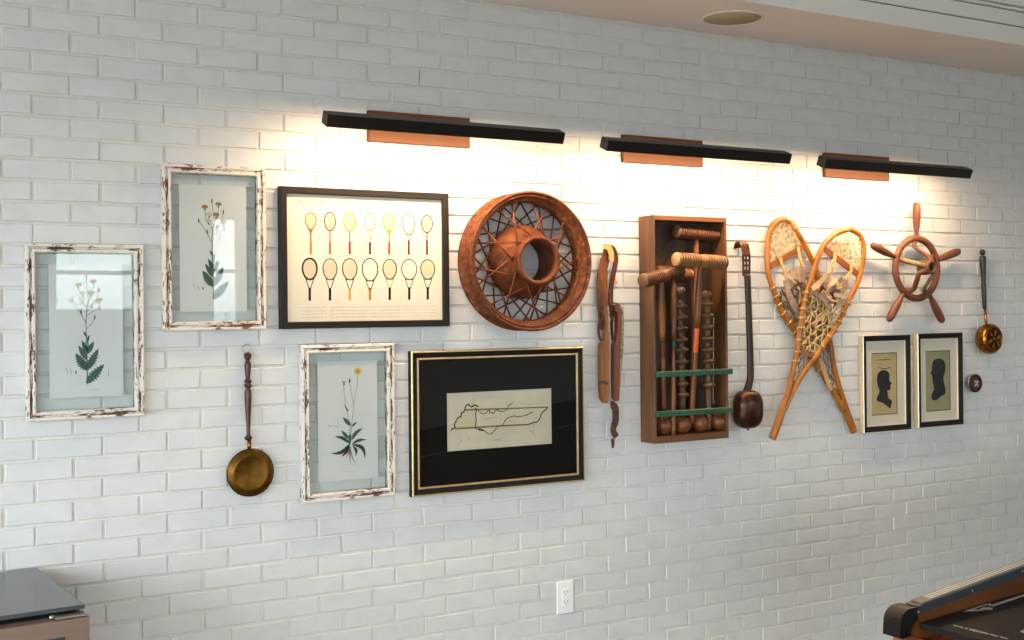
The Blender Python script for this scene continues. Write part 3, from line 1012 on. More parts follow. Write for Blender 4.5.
# ---- silhouettes
def silhouette(label, x0, x1, z0, z1, mat_w, win, paper, prof_px, org, extra):
    root = thing('silhouette_frame', label, 'framed silhouette', ((x0 + x1) / 2, 0, z0), 'black and champagne frames with silhouettes')
    mb = MB()
    ring_frame(mb, x0, x1, z0, z1, [(0, .001), (0, .030), (.0015, .032), (.006, .032), (.010, .030), (.024, .026), (.026, .023), (.026, .006), (0, .001)],
               [(0, 0), (1, 1), (2, 2), (2, 2), (2, 2), (2, 2), (3, 3), (0, 0)])
    mb.build('frame_moulding', ['gilt_pale', 'steel', 'frame_black', 'matboard_cream'], root)
    mb = MB(); mb.box(x0 + .027, x1 - .027, -.0175, -.0160, z0 + .027, z1 - .027); mb.build('glass_pane', 'clear_glass', root)
    a, b = at(win[0], win[3], .012), at(win[2], win[1], .012)
    mb = MB()
    for bx in ((x0 + .026, x1 - .026, z0 + .026, a.z), (x0 + .026, x1 - .026, b.z, z1 - .026), (x0 + .026, a.x, a.z, b.z), (b.x, x1 - .026, a.z, b.z)):
        mb.box(bx[0], bx[1], -.0125, -.0065, bx[2], bx[3])
    mb.build('matboard', 'matboard_cream', root)
    mb = MB(); d = .0085
    mb.box(a.x - .003, b.x + .003, -d + .0005, -.004, a.z - .003, b.z + .003, 0)
    t = .0035
    for bx in ((a.x, b.x, a.z, a.z + t), (a.x, b.x, b.z - t, b.z), (a.x, a.x + t, a.z, b.z), (b.x - t, b.x, a.z, b.z)):
        mb.box(bx[0], bx[1], -d - .0002, -d + .0004, bx[2], bx[3], 1)
    q = zoomer(org[0], org[1], 8.0, d + .0002)
    fan(mb, smooth_path([q(*p) for p in prof_px], 2, True), d + .0002, 1)
    for (pp, w) in extra:
        ribbon(mb, smooth_path([q(*p) for p in pp], 4), w, d + .0002, 2)
    mb.build('silhouette_sheet', [paper, 'black', 'ink'], root)


silhouette('black-framed silhouette on tan paper facing right with script above the head, left of its pair', 3.445, 3.757, 1.018, 1.468, 0, (871.9, 352.2, 897.2, 415.8), 'tan_paper',
           [(96, 305), (102, 272), (125, 247), (158, 241), (184, 253), (197, 278), (196, 300), (194, 318), (204, 334), (215, 351), (203, 357), (201, 364), (208, 369), (201, 375), (206, 383), (201, 400), (180, 402), (178, 418), (192, 428), (178, 438), (190, 456), (184, 464), (204, 476), (216, 490), (209, 522), (204, 547), (178, 530), (150, 507), (115, 495), (93, 483), (99, 450), (112, 425), (116, 402), (106, 380), (97, 345)],
           (865, 340), [([(105, 163), (120, 158), (140, 160), (160, 152), (185, 156), (205, 160)], .0035), ([(112, 190), (150, 196), (125, 192)], .0018), ([(108, 210), (130, 226), (165, 229), (185, 224), (205, 218)], .0040)])
silhouette('black-framed silhouette on olive paper facing left, right one of its pair', 3.807, 4.122, 1.020, 1.472, 0, (926, 350.2, 950.5, 411.8), 'olive_paper',
           [(137, 252), (142, 215), (165, 193), (200, 188), (230, 205), (243, 240), (242, 285), (232, 322), (226, 345), (232, 385), (240, 410), (245, 440), (240, 470), (225, 484), (207, 488), (196, 503), (178, 517), (152, 523), (133, 510), (131, 488), (140, 458), (158, 428), (140, 424), (152, 412), (152, 400), (142, 390), (146, 378), (138, 368), (145, 356), (134, 346), (140, 334), (136, 322), (122, 306), (132, 288)],
           (915, 335), [])

# ================================================================== HANGING OBJECTS
# ---- long handled brass pan
c = V((.564, 0, 1.059))
root = thing('warming_pan', 'round brass pan on a red-brown turned handle, left of the dandelion frame', 'pan', (c.x, 0, c.z))
mb = MB()
mb.lathe([(.001, -.004), (.060, -.004), (.074, -.012), (.079, -.020), (.080, -.024), (.077, -.027), (.070, -.028), (.064, -.033), (.058, -.035), (.054, -.0335), (.001, -.034)], 'Y', (c.x, 0, c.z), 56)
mb.build('pan_body', 'brass_dark', root)
mb = MB(); mb.torus((c.x, -.0235, c.z), .0798, .0022, 'Y', 56, 8); mb.build('rim', 'brass_black', root)
zb_f = at(248, 440, .016).z
mb = MB(); mb.lathe([(.0068, c.z + .074), (.0068, zb_f)], 'Z', (c.x - .001, -.016, 0), 14); mb.build('ferrule', 'brass', root)
zt = at(247, 352.5, .016).z
zb = at(248, 440.5, .016).z
H = zt - zb
prof = []
for t, rr in ((0, .004), (.01, .009), (.035, .010), (.06, .006), (.075, .0052), (.15, .0055), (.30, .0075), (.45, .0095), (.55, .0098), (.60, .0060), (.615, .0095), (.635, .0098), (.65, .0065), (.665, .0095), (.685, .0090), (.70, .0058),
              (.78, .0080), (.86, .0092), (.90, .0070), (.915, .0050), (.925, .0085), (.95, .0102), (.97, .0090), (.985, .0055), (1.0, .0050)):
    prof.append((rr * 1.22, zb + H * t))
mb = MB(); mb.lathe(prof, 'Z', (c.x - .004, -.016, 0), 18)
mb.build('handle', 'redwood', root)
for t in (.03, .625, .675, .975):
    mb = MB()
    mb.lathe([(.0100, zb + H * t - .004), (.0135, zb + H * t - .002), (.0135, zb + H * t + .002), (.0100, zb + H * t + .004)], 'Z', (c.x - .004, -.016, 0), 18, False)
    mb.build('turned_ring', 'blackwood', root)
mb = MB(); mb.torus((c.x - .006, -.010, zt + .013), .0145, .0017, 'Y', 24, 6); mb.build('hanging_ring', 'steel', root)

# ---- wire wheel
c = V((1.632, 0, 1.789))
root = thing('wire_wheel', 'rusty wire-spoked car wheel with a large hollow hub hung between poster and croquet box', 'wheel', (c.x, 0, c.z - .26))
mb = MB()
mb.lathe([(.262, -.004), (.266, -.008), (.266, -.014), (.258, -.020), (.252, -.030), (.246, -.045), (.244, -.060), (.246, -.078), (.252, -.092), (.256, -.098), (.261, -.101), (.266, -.106), (.267, -.112), (.263, -.116), (.258, -.115), (.256, -.109), (.252, -.106), (.250, -.110), (.247, -.109),
          (.245, -.099), (.241, -.096), (.239, -.086), (.234, -.083), (.231, -.084), (.229, -.074), (.226, -.070), (.226, -.052), (.229, -.050), (.229, -.030), (.240, -.022), (.250, -.010), (.262, -.004)], 'Y', (c.x, 0, c.z), 96, False)
mb.build('rim', 'rust_flake', root)
mb = MB()
mb.lathe([(.088, -.006), (.140, -.012), (.144, -.024), (.142, -.040), (.132, -.062), (.112, -.086), (.092, -.104), (.086, -.122), (.085, -.142), (.091, -.152), (.094, -.158), (.091, -.164), (.083, -.165), (.0765, -.160), (.075, -.150), (.077, -.110), (.080, -.050), (.088, -.006)], 'Y', (c.x, 0, c.z), 64, False)
hubo = mb.build('hub', 'rust', root)
N = 18
for k in range(N):
    a = 2 * PI * k / N + .08
    for sgn in (-1, 1):
        # front pair: from the collar of the hub to the well of the rim, crossing tangentially
        b = a + sgn * .62
        p = V((c.x + .090 * math.cos(b), -.120, c.z + .090 * math.sin(b)))
        q = V((c.x + .232 * math.cos(a + sgn * .02), -.066, c.z + .232 * math.sin(a + sgn * .02)))
        if (k + (sgn > 0)) % 2 == 0:
            mb = MB(); mb.tube([p, q], .0034, 6); mb.tube([q, q + (q - p).normalized() * -.014], .0044, 6); mb.build('spoke', 'rust', root)
        a2 = a + PI / N
        b2 = a2 + sgn * .5
        p = V((c.x + .142 * math.cos(b2), -.030, c.z + .142 * math.sin(b2)))
        q = V((c.x + .230 * math.cos(a2), -.052, c.z + .230 * math.sin(a2)))
        mb = MB(); mb.tube([p, q], .0034, 6); mb.tube([q, q + (p - q).normalized() * .012], .0042, 6); mb.build('spoke', 'rust_dark', root)

# ---- ice skates
def seg(px_list, d):
    return [at(x, y, d) for (x, y) in px_list]


dk = .030
root = thing('ice_skate', 'left one of the two hanging wooden strap-on ice skates, lower and orange brown', 'ice skate', at(603, 404, dk), 'wooden ice skates left of the croquet box')
mb = MB()
mb.slab(seg([(599.2, 404 - 62), (598, 345), (597.6, 362), (598, 390), (599.2, 399), (601.5, 402.6), (604.5, 403), (606, 400), (606.2, 370), (605.6, 345), (605.2, 318), (604.4, 309), (602.4, 305.5), (600.8, 306.5), (600.2, 312), (601.6, 316), (602.6, 324), (602.2, 334), (601.2, 341)], dk), .024)
mb.build('footbed', 'skate_wood', root)
mb = MB(); mb.strap(smooth_path(seg([(606.8, 306), (608, 320), (608.3, 350), (608.3, 385), (607.2, 401)], dk + .012), 4), .018, .008, (0, 1, 0)); mb.build('blade', 'steel_dull', root)
mb = MB(); mb.strap(smooth_path(seg([(601.5, 318), (599.2, 324), (598.9, 334), (600.9, 341)], dk + .014), 4), .016, .003, (0, 1, 0)); mb.build('toe_strap', 'leather_dark', root)
mb = MB(); mb.strap(seg([(598.2, 383), (602, 382), (607.8, 383.4)], dk + .026), .011, .002, (0, 0, 1)); mb.build('heel_strap', 'leather_dark', root)
root = thing('ice_skate', 'right one of two hanging wooden ice skates, serrated steel edge on its right side', 'ice skate', at(614, 404, dk), 'wooden ice skates left of the croquet box')
mb = MB()
mb.slab(seg([(611.0, 345), (611.2, 398), (613.5, 401), (616, 400), (616.6, 370), (617.6, 345), (618.4, 325), (618.0, 313), (616.2, 306), (613.6, 303.6), (611.6, 305.5), (611.4, 310), (613.6, 311), (614.6, 316), (614.4, 330), (613.2, 340)], dk), .024)
mb.build('footbed', 'skate_wood_dark', root)
mb = MB()
bl = smooth_path(seg([(612.5, 303.5), (616.5, 304.8), (620, 311), (621.4, 322), (620.8, 345), (618.8, 375), (616.4, 400)], dk + .012), 5)
mb.strap(bl, .020, .010, (0, 1, 0))
for i in range(2, len(bl) - 1):
    p = bl[i]
    mb.box(p.x - .003, p.x + .008, p.y - .010, p.y + .010, p.z - .002, p.z + .004)
mb.build('blade', 'steel_dull', root)
mb = MB(); mb.strap(smooth_path(seg([(613.5, 316), (611.8, 322), (612, 334), (613.6, 341)], dk + .014), 4), .016, .003, (0, 1, 0)); mb.build('toe_strap', 'leather_dark', root)
mb = MB(); mb.strap(smooth_path(seg([(612.6, 401), (612.4, 405), (615.2, 408), (615.6, 420), (613.2, 430), (616.4, 437)], dk + .014), 5), [.018] * 6 + [.030] * 12 + [.026] * 12, .003, (1, 0, .2)); mb.build('ankle_strap', 'leather_dark', root)
mb = MB(); q_ = at(613.0, 436.5, dk + .01); mb.torus(q_, .009, .0018, 'Y', 20, 6); mb.build('buckle', 'steel', root)
mb = MB(); mb.strap(seg([(612.6, 439), (613, 443.5), (612.8, 448)], dk + .010), [.014, .013, .008], .003); mb.build('strap_tip', 'leather_dark', root)

root = thing('leather_strap', 'wide brown leather band looped at the top that the ice skates hang from', 'strap', at(606, 246, .0))
mb = MB(); mb.strap(smooth_path(seg([(606.4, 250), (605.0, 260), (602.6, 272), (602.4, 290), (602.6, 312), (603, 330)], .022), 5), [.026] * 5 + [.040] * 5 + [.048] * 10 + [.040] * 10, .005); mb.build('front_band', 'leather', root)
mb = MB(); mb.strap(smooth_path(seg([(614.5, 250), (616.2, 258), (614.4, 270), (611.4, 284), (610.8, 305), (612.6, 318)], .012), 5), [.016] * 5 + [.020] * 30, .005); mb.build('back_band', 'leather_dark', root)
mb = MB(); mb.tube(smooth_path(seg([(604.5, 251), (609, 246.6), (613, 247.2), (615.4, 252)], .018), 4), .007, 8); mb.build('loop', 'leather_dark', root)
mb = MB(); mb.strap(smooth_path(seg([(604, 246.6), (608.4, 247), (611.2, 254), (611.6, 262)], .034), 4), [.018, .020, .022, .022, .024, .026, .026, .026, .026, .024, .022, .020, .018], .003, (1, 0, .25)); mb.build('folded_end', 'leather_pale', root)
mb = MB(); mb.strap(seg([(615.5, 272), (614.6, 278), (616.2, 284)], .012), [.003, .006, .016], .002); mb.build('loose_thong', 'leather_pale', root)

# ---- croquet box
bx0, bx1, bz0, bz1, bd = 2.203, 2.587, 1.056, 1.984, .100
root = thing('croquet_box', 'tall open wooden box on the wall holding croquet mallets and balls behind two green rails', 'wooden box', (bx0, 0, bz0))
t = .011
mb = MB(); mb.box(bx0 + .001, bx1 - .001, -.012, -.001, bz0 + .001, bz1 - .001); mb.build('back_panel', 'boxback', root)
mb = MB(); mb.box(bx0, bx0 + t, -bd, -.002, bz0, bz1, 0, .001); mb.build('side_panel', 'boxwood', root)
mb = MB(); mb.box(bx1 - t, bx1, -bd, -.002, bz0, bz1, 0, .001); mb.build('side_panel', 'boxwood', root)
mb = MB(); mb.box(bx0 + t, bx1 - t, -bd, -.002, bz1 - .020, bz1, 0, .001); mb.build('top_panel', 'boxwood_x', root)
mb = MB(); mb.box(bx0 + t, bx1 - t, -bd, -.002, bz0, bz0 + .028, 0, .001); mb.build('bottom_panel', 'boxwood_x', root)
for (ya, yb) in ((374.6, 371.2), (414.2, 410.0)):
    a, b = at(655.6, ya, bd + .009), at(731.2, yb, bd + .009)
    z = (a.z + b.z) / 2
    mb = MB()
    mb.box(bx0 + .002, bx1 + .011, -bd - .018, -bd - .0005, z - .0115, z + .010, 0, .0015)
    rl = mb.build('rail', ['green'], root)
    mb = MB()
    mb.box(bx0 + .003, bx1 + .010, -bd - .017, -bd - .001, z + .0101, z + .0112, 0)
    mb.build('worn_top_face', 'green_worn', rl)
mb = MB(); mb.box(bx1 + .0005, bx1 + .006, -.06, -.03, 1.205, 1.235, 0, .001); mb.build('side_hinge', 'wire_dark', root)


def mallet(label, hl, hr, dl, dr, rad, foot, dfoot, headmat, handmat, band=None, nring=7, bandrange=(.45, .6), wide=1.0):
    """head from picture point hl to hr at depths dl, dr; handle from the head's middle down to foot"""
    A, B = at(hl[0], hl[1], dl), at(hr[0], hr[1], dr)
    mid = (A + B) / 2
    ft = at(foot[0], foot[1], dfoot)
    root = thing('croquet_mallet', label, 'mallet', ft, 'croquet mallets in the wall box')
    L = (B - A).length
    ax = (B - A).normalized()
    rot = V((0, 0, 1)).rotation_difference(ax).to_matrix().to_4x4()
    Mx = Matrix.Translation(A) @ rot
    prof = [(.001, 0), (rad * .90, 0), (rad * .97, .003)]
    s = .012
    e = L * .44
    for half in (0, 1):
        h0 = .008 if half == 0 else L * .56
        h1 = L * .44 if half == 0 else L - .008
        st = (h1 - h0) / nring
        for i in range(nring):
            h = h0 + st * i
            prof += [(rad * .99, h), (rad * 1.03, h + st * .30), (rad * .99, h + st * .58), (rad * .84, h + st * .68), (rad * .84, h + st * .90)]
        if half == 0:
            prof += [(rad * .93, L * .45), (rad * .95, L * .5), (rad * .93, L * .55)]
    prof += [(rad * .97, L - .003), (rad * .90, L), (.001, L)]
    mb = MB(); mb.M = Mx; mb.lathe(prof, 'Z', (0, 0, 0), 24, False)
    hdm = mb.build('head', [headmat, headmat + '_dirt', headmat + '_end'], root)
    # the turned grooves are darker, the end grain is paler
    for p in hdm.data.polygons:
        lc = (Mx.inverted() @ (p.center + world_loc(hdm)))
        rr_ = math.hypot(lc.x, lc.y)
        p.material_index = 2 if (lc.z < .002 or lc.z > L - .002) else (1 if rr_ < rad * .93 and .006 < lc.z < L - .006 and not L * .445 < lc.z < L * .555 else 0)
    ln = (ft - mid)
    HL = ln.length
    ud = ln.normalized()
    rot = V((0, 0, 1)).rotation_difference(ud).to_matrix().to_4x4()
    mb = MB(); mb.M = Matrix.Translation(mid) @ rot
    pr = [(.008, rad * .5), (.0095 * wide, .03), (.011 * wide, .07), (.0135 * wide, .16), (.0125 * wide, .23), (.0105 * wide, .30), (.0085, HL * .42), (.0085, HL * .5), (.0100, HL * .62), (.0115, HL * .8), (.0112, HL * .96), (.0085, HL - .004), (.001, HL)]
    mb.lathe(pr, 'Z', (0, 0, 0), 16, False)
    hd = mb.build('handle', handmat, root)
    if band:
        mb = MB(); mb.M = Matrix.Translation(mid) @ rot
        mb.lathe([(.0100, HL * bandrange[0]), (.0112, HL * (bandrange[0] + .01)), (.0112, HL * (bandrange[1] - .01)), (.0100, HL * bandrange[1])], 'Z', (0, 0, 0), 16, False)
        mb.build('painted_band', band, hd)
    return root


mallet('croquet mallet at the top back of the box, its dark head nearest the top panel', (675.6, 231.2), (717.4, 235.4), .052, .046, 0.0298, (690.5, 428), .026, 'mallet_a', 'handle_a', 'band_red', 8)
mallet('pale worn croquet mallet in front on the right, its handle banded orange', (675.2, 259.2), (724.8, 262.8), .150, .136, 0.0287, (691.4, 423.5), .062, 'mallet_b', 'handle_a', 'band_orange', 8, (.40, .56))
mallet('croquet mallet whose head juts out of the box past its left side', (642.6, 281.0), (680.2, 270.8), .175, .105, 0.0281, (663.4, 409), .045, 'mallet_a', 'handle_a', 'band_red', 9, (.45, .6))
mallet('croquet mallet at the back with a green banded handle, behind the jutting mallet head', (656.5, 272.0), (690.6, 275.5), .042, .042, 0.0275, (673.2, 435.3), .075, 'mallet_a', 'handle_a', 'band_green', 8, (.34, .46))


def peg(label, cx_px, y_top, beads, y_foot, d, mat, big=None):
    ft = at(cx_px[1], y_foot, d)
    tp = at(cx_px[0], y_top, d)
    root = thing('turned_peg', label, 'turned peg', ft, 'turned wooden pegs in the wall box')
    zs = [at(cx_px[0] + (cx_px[1] - cx_px[0]) * (b - y_top) / (y_foot - y_top), b, d).z for b in beads]
    prof = [(.001, ft.z), (.008, ft.z + .004), (.010, ft.z + .02), (.013, zs[-1] - .10), (.014, zs[-1] - .026)]
    for i, z in enumerate(reversed(zs)):
        rr = .0305 if big is None or i > 0 else big
        prof += [(.0150, z - .0205), (.0165, z - .0135), (rr * .93, z - .0065), (rr, z - .002), (rr * .97, z + .0025), (.0180, z + .0070), (.0140, z + .0120), (.0135, z + .0170)]
    prof += [(.012, zs[0] + .024)]
    mb = MB()
    mb.M = Matrix.Translation(V((ft.x, -d, 0))) @ Matrix(((1, 0, (tp.x - ft.x) / (tp.z - ft.z), -(tp.x - ft.x) / (tp.z - ft.z) * ft.z), (0, 1, 0, 0), (0, 0, 1, 0), (0, 0, 0, 1)))
    mb.lathe(prof, 'Z', (0, 0, 0), 22, False)
    mb.build('shaft', mat, root)
    mb = MB()
    mb.lathe([(.010, tp.z - .034), (.018, tp.z - .028), (.022, tp.z - .016), (.0225, tp.z - .008), (.016, tp.z), (.001, tp.z + .002)], 'Z', (tp.x, -d, 0), 20, False)
    mb.build('knob', mat, root)


peg('dusty turned peg with stacked beads, middle of the box between two mallet handles', (680.1, 682.6), 287.5, (305.6, 316.7, 327.8, 339.4, 349.6, 361, 383.4, 394), 417, .052, 'peg_dark')
peg('lighter turned peg with stacked beads, right side of the box', (707.1, 708.8), 291, (303.2, 315, 326.4, 338.0, 349.4, 360.4, 384.6), 430, .060, 'peg', .032)

for i, (x, y, lb) in enumerate(((663.6, 427.4, 'leftmost wooden croquet ball at the bottom of the box'), (682.4, 425.4, 'second croquet ball from the left, behind the gap between two handles'),
                                (700.4, 424.2, 'third croquet ball from the left at the bottom of the box'), (718.2, 422.6, 'rightmost wooden croquet ball in the box'))):
    q_ = at(x, y, .052)
    if i == 0:
        mb = MB(); mb.ellipsoid((q_.x, -.052, bz0 + .028 + .037), (.037, .037, .037), 28)
        ball0 = mb.build('croquet_ball', 'ball', None, (q_.x, -.052, bz0 + .065))
        tag(ball0, lb, 'ball', 'croquet balls in the wall box')
        continue
    o = ball0.copy()
    COL.objects.link(o)
    o.location = (q_.x, -.052, bz0 + .065)
    o.rotation_euler = (.4 * i, .7 * i, .3 * i)
    o['label'] = lb
ball0.rotation_euler = (.3, .1, .5)


def wicket(label, pts, d, mat, r_=.0016):
    mb = MB(); mb.tube(smooth_path(seg(pts, d), 5), r_, 6)
    q_ = at(pts[-1][0], pts[-1][1], d)
    tag(mb.build('croquet_wicket', mat, None, q_), label, 'wicket', 'wire wickets in the wall box')


wicket('white wire wicket standing beside the right turned peg', [(713.0, 404), (713.4, 360), (713.6, 322), (714.6, 318.6), (715.6, 322), (715.4, 370), (715.0, 404)], .022, 'wire_white', .002)
wicket('dark wire wicket arching in the upper left corner of the box', [(656.0, 300), (656.4, 268), (662, 250), (670, 240), (674, 243), (668, 255), (660, 268), (658, 300)], .020, 'wire_dark', .0018)
wicket('dark wire wicket tilted behind the pale mallet head on the right', [(703, 262), (706.5, 272), (709, 285), (710.5, 288), (709.8, 276), (706, 262)], .045, 'wire_dark', .002)

# ---- dipper
root = thing('dipper', 'long dark curved-handled dipper with a rounded brown bowl, between croquet box and snowshoes', 'dipper', at(747.7, 428, .05))
c = at(747.9, 409.2, .062)
mb = MB(); mb.ellipsoid(c, (.069, .050, .0835), 36, p=2.7)
mb.build('bowl', 'bowl', root)
mb = MB(); mb.ellipsoid((c.x, c.y, c.z - .086), (.005, .005, .006), 10); mb.build('bottom_stud', 'dark_iron', root)
hp = smooth_path(seg([(747.4, 274), (748.4, 300), (749.4, 330), (750.2, 355), (750.4, 376), (748.6, 386), (746.0, 392.5)], .040), 6)
mb = MB(); mb.tube(hp, [.0158 - .0005 * math.sin(i / 6) + .0015 * (i > 28) for i in range(len(hp))], 12, flat=(1.05, .7)); mb.build('handle', 'dark_iron', root)
# pierced plate with real openings: two side rails, cross bridges
mb = MB()
for (pa, pb, w_) in (([(743.0, 254), (743.3, 262), (743.6, 271)], 0, .007), ([(749.4, 253), (749.6, 262), (749.4, 271)], 0, .007), ([(746.2, 255), (746.4, 262), (746.6, 271)], 0, .006)):
    mb.strap(seg(pa, .040), w_, .006)
for (y, h) in ((255.0, .012), (260.4, .012), (265.4, .010), (272.0, .020)):
    a, b = at(742.6, y, .040), at(750.0, y, .040)
    mb.box(a.x, b.x, -.043, -.037, a.z - h / 2, a.z + h / 2, 0, .001)
a, b = at(742.2, 276.4, .040), at(750.4, 270, .040)
mb.box(a.x, b.x, -.044, -.036, a.z, b.z, 0, .004)
mb.build('pierced_plate', 'dark_iron', root)
mb = MB(); mb.strap(smooth_path([at(746.0, 256, .040), at(745.8, 250, .043), at(744, 244.5, .046), at(741.5, 241.6, .034), at(738.6, 243.6, .016), at(737.6, 248, .006)], 5), .040, .005, (1, 0, 0)); mb.build('hook', 'hook_iron', root)

# ---- snowshoes
def inside(poly, x, z):
    c_ = False
    j = len(poly) - 1
    for i in range(len(poly)):
        xi, zi, xj, zj = poly[i].x, poly[i].z, poly[j].x, poly[j].z
        if (zi > z) != (zj > z) and x < (xj - xi) * (z - zi) / (zj - zi) + xi:
            c_ = not c_
        j = i
    return c_


def lacing(mb, poly, d, angles, gap, rad, jit=.002, wob=.004):
    """families of thongs clipped to the outline"""
    xs = [p.x for p in poly]
    zs = [p.z for p in poly]
    cx, cz = sum(xs) / len(xs), sum(zs) / len(zs)
    R = max(max(xs) - min(xs), max(zs) - min(zs))
    for fi, a in enumerate(angles):
        dx, dz = math.cos(a), math.sin(a)
        n = int(R / gap) + 1
        for k in range(-n, n + 1):
            o = k * gap + random.uniform(-jit, jit)
            run = []
            N = 90
            for i in range(-N, N + 1):
                s_ = i / N * R
                x, z = cx + dx * s_ - dz * o, cz + dz * s_ + dx * o
                if inside(poly, x, z):
                    w = math.sin(s_ / gap * PI + k * PI) * wob
                    run.append(V((x - dz * w, -d - .0022 * math.sin(s_ / gap * PI + fi * 2), z + dx * w)))
                else:
                    if len(run) > 3:
                        mb.tube(run[::2] if len(run) > 6 else run, rad, 5, mi=None)
                    run = []
            if len(run) > 3:
                mb.tube(run[::2], rad, 5)


def wraps(mb, path, idxs, rad, thick=.002):
    for i in idxs:
        p = path[i]
        t = (path[min(len(path) - 1, i + 1)] - path[max(0, i - 1)]).normalized()
        u = V((0, 1, 0))
        w = t.cross(u).normalized()
        ring = [p + u * (rad * .9 * math.cos(g * PI / 5)) + w * (rad * math.sin(g * PI / 5)) + t * (.002 * math.sin(g)) for g in range(10)]
        mb.tube(ring, thick, 5, True)


def snowshoe(label, left, right, tail, bar, bar2, d, wrapL, wrapR, dark):
    root = thing('snowshoe', label, 'snowshoe', at(tail[-1][0], tail[-1][1], d), 'crossed snowshoes')
    L = smooth_path(seg(left, d), 6)
    R_ = smooth_path(seg(right, d), 6)
    loop = list(reversed(L)) + R_[1:]
    mb = MB()
    mb.tube(loop,   .0128, 10, flat=(1.0, .95))
    T = seg(tail, d)
    mb.tube(smooth_path(T, 5), [.013, .014, .016, .018, .019, .020] + [.020] * 20, 12, flat=(1.0, .62))
    mb.build('frame', 'ash', root)
    # crossbars
    for (a, b, w) in (bar, bar2):
        A, B = at(a[0], a[1], d), at(b[0], b[1], d)
        mb = MB()
        mb.strap([A, B], w, .009, (0, 0, 1))
        mb.build('crossbar', 'ash_bar', root)
    poly = L[::-1] + R_
    zb = lambda x: 0
    A, B = at(*bar[0], d), at(*bar[1], d)
    A2, B2 = at(*bar2[0], d), at(*bar2[1], d)

    def above(p, A, B):
        return (B.x - A.x) * (p.z - A.z) - (B.z - A.z) * (p.x - A.x)
    inner = [p for p in poly]
    cxm = sum(p.x for p in inner) / len(inner)
    toe = [p for p in inner if above(p, A, B) > 0]
    mid = [p for p in inner if above(p, A, B) < 0 and above(p, A2, B2) > 0]
    heel = [p for p in inner if above(p, A2, B2) < 0]
    ang = math.atan2((B - A).z, (B - A).x)
    mb = MB(); lacing(mb, toe, d, (ang + .05, ang + PI / 3, ang - PI / 3), .0290, .0023)
    mb.build('toe_webbing', 'rawhide', root)
    # middle section starts lower: leave the toe hole under the crossbar open
    C1, C2 = A + (A2 - A) * .30, B + (B2 - B) * .30
    mid2 = [p for p in mid if above(p, C1, C2) < 0]
    mb = MB(); lacing(mb, mid2, d, (ang + PI / 3 + .1, ang - PI / 3 - .1, ang), .036, .0036)
    mb.build('foot_webbing', 'rawhide_dark' if dark else 'rawhide', root)
    if len(heel) > 5:
        mb = MB(); lacing(mb, heel, d, (ang + PI / 2.6, ang - PI / 2.6), .024, .0022)
        mb.build('heel_webbing', 'rawhide_dark', root)
    for path, idxs in ((L, wrapL), (R_, wrapR)):
        for i in idxs:
            mb = MB()
            wraps(mb, path, [i], .0168, .0028)
            mb.build('lashing', 'rawhide', root)
    # toe cords from the crossbar to the foot webbing
    for f in (.26, .76):
        mb = MB()
        P, Q = A + (B - A) * f, C1 + (C2 - C1) * (f * .9 + .05)
        for o_ in (-.005, 0, .005):
            mb.tube([P + V((o_, -.007, .014)), P + V((o_, -.010, -.008)), Q + V((o_ * 1.5, -.006, 0))], .0034, 5)
        for j in range(4):
            q_ = P + (Q - P) * (j * .22 + .2)
            mb.tube([q_ + V((-.009, -.008, .003)), q_ + V((0, -.013, 0)), q_ + V((.009, -.008, -.003))], .0026, 5)
        mb.build('toe_cord', 'rawhide', root)
    return root


dB, dF = .020, .058
lab = 'wooden snowshoe whose toe points upper left, behind its twin'
back = snowshoe(lab, [(783.1, 219.0), (777, 221.2), (771.6, 227.5), (768.0, 239), (767.0, 258), (769.0, 276), (774.4, 293), (781, 310), (792.4, 328), (804, 346), (816.5, 364.5), (832.6, 391), (843.5, 411)],
                [(783.1, 219.0), (791, 223), (800.4, 237.5), (809.8, 256), (816.6, 272), (822, 292), (826.5, 318), (830.4, 343), (833.6, 364), (839.6, 388), (846.6, 409)],
                [(841, 400), (845.8, 411), (850.4, 422), (854.2, 431.8)], ((770.4, 266.4), (805.4, 245.2), .026), ((800, 336), (830.0, 335), .020), dB,
                range(34, 66, 3), range(6, 9, 1), True)
front = snowshoe('wooden snowshoe whose toe points upper right, in front of its twin', [(849.5, 228.8), (836, 233.6), (824.0, 245), (816.6, 261), (812.4, 275), (807, 293), (803, 309), (800.2, 328), (797.0, 352), (792.8, 371), (786.8, 395), (780.2, 414)],
                 [(849.5, 228.8), (859.6, 235), (863.8, 247.5), (862.0, 265), (856.4, 285), (847.0, 303.5), (838.6, 322), (828.6, 337.6), (814.6, 358), (802.4, 374.6), (793.6, 390), (783.6, 411)],
                 [(786.4, 398), (781.6, 412), (777, 426), (772.2, 438.6)], ((825.0, 249.4), (857.6, 274.4), .026), ((796.0, 350), (816.0, 357), .016), dF,
                 list(range(30, 52, 3)), list(range(30, 48, 3)), False)
# leather bindings laid on the foot webbing, one set per snowshoe
def binding(parent, d, pieces):
    for (nm, mat, pts, w, wd) in pieces:
        mb = MB()
        P = [at(x, y, d + e) for (x, y, e) in pts]
        mb.strap(smooth_path(P, 5), w, .0028, wd)
        mb.build(nm, mat, parent)


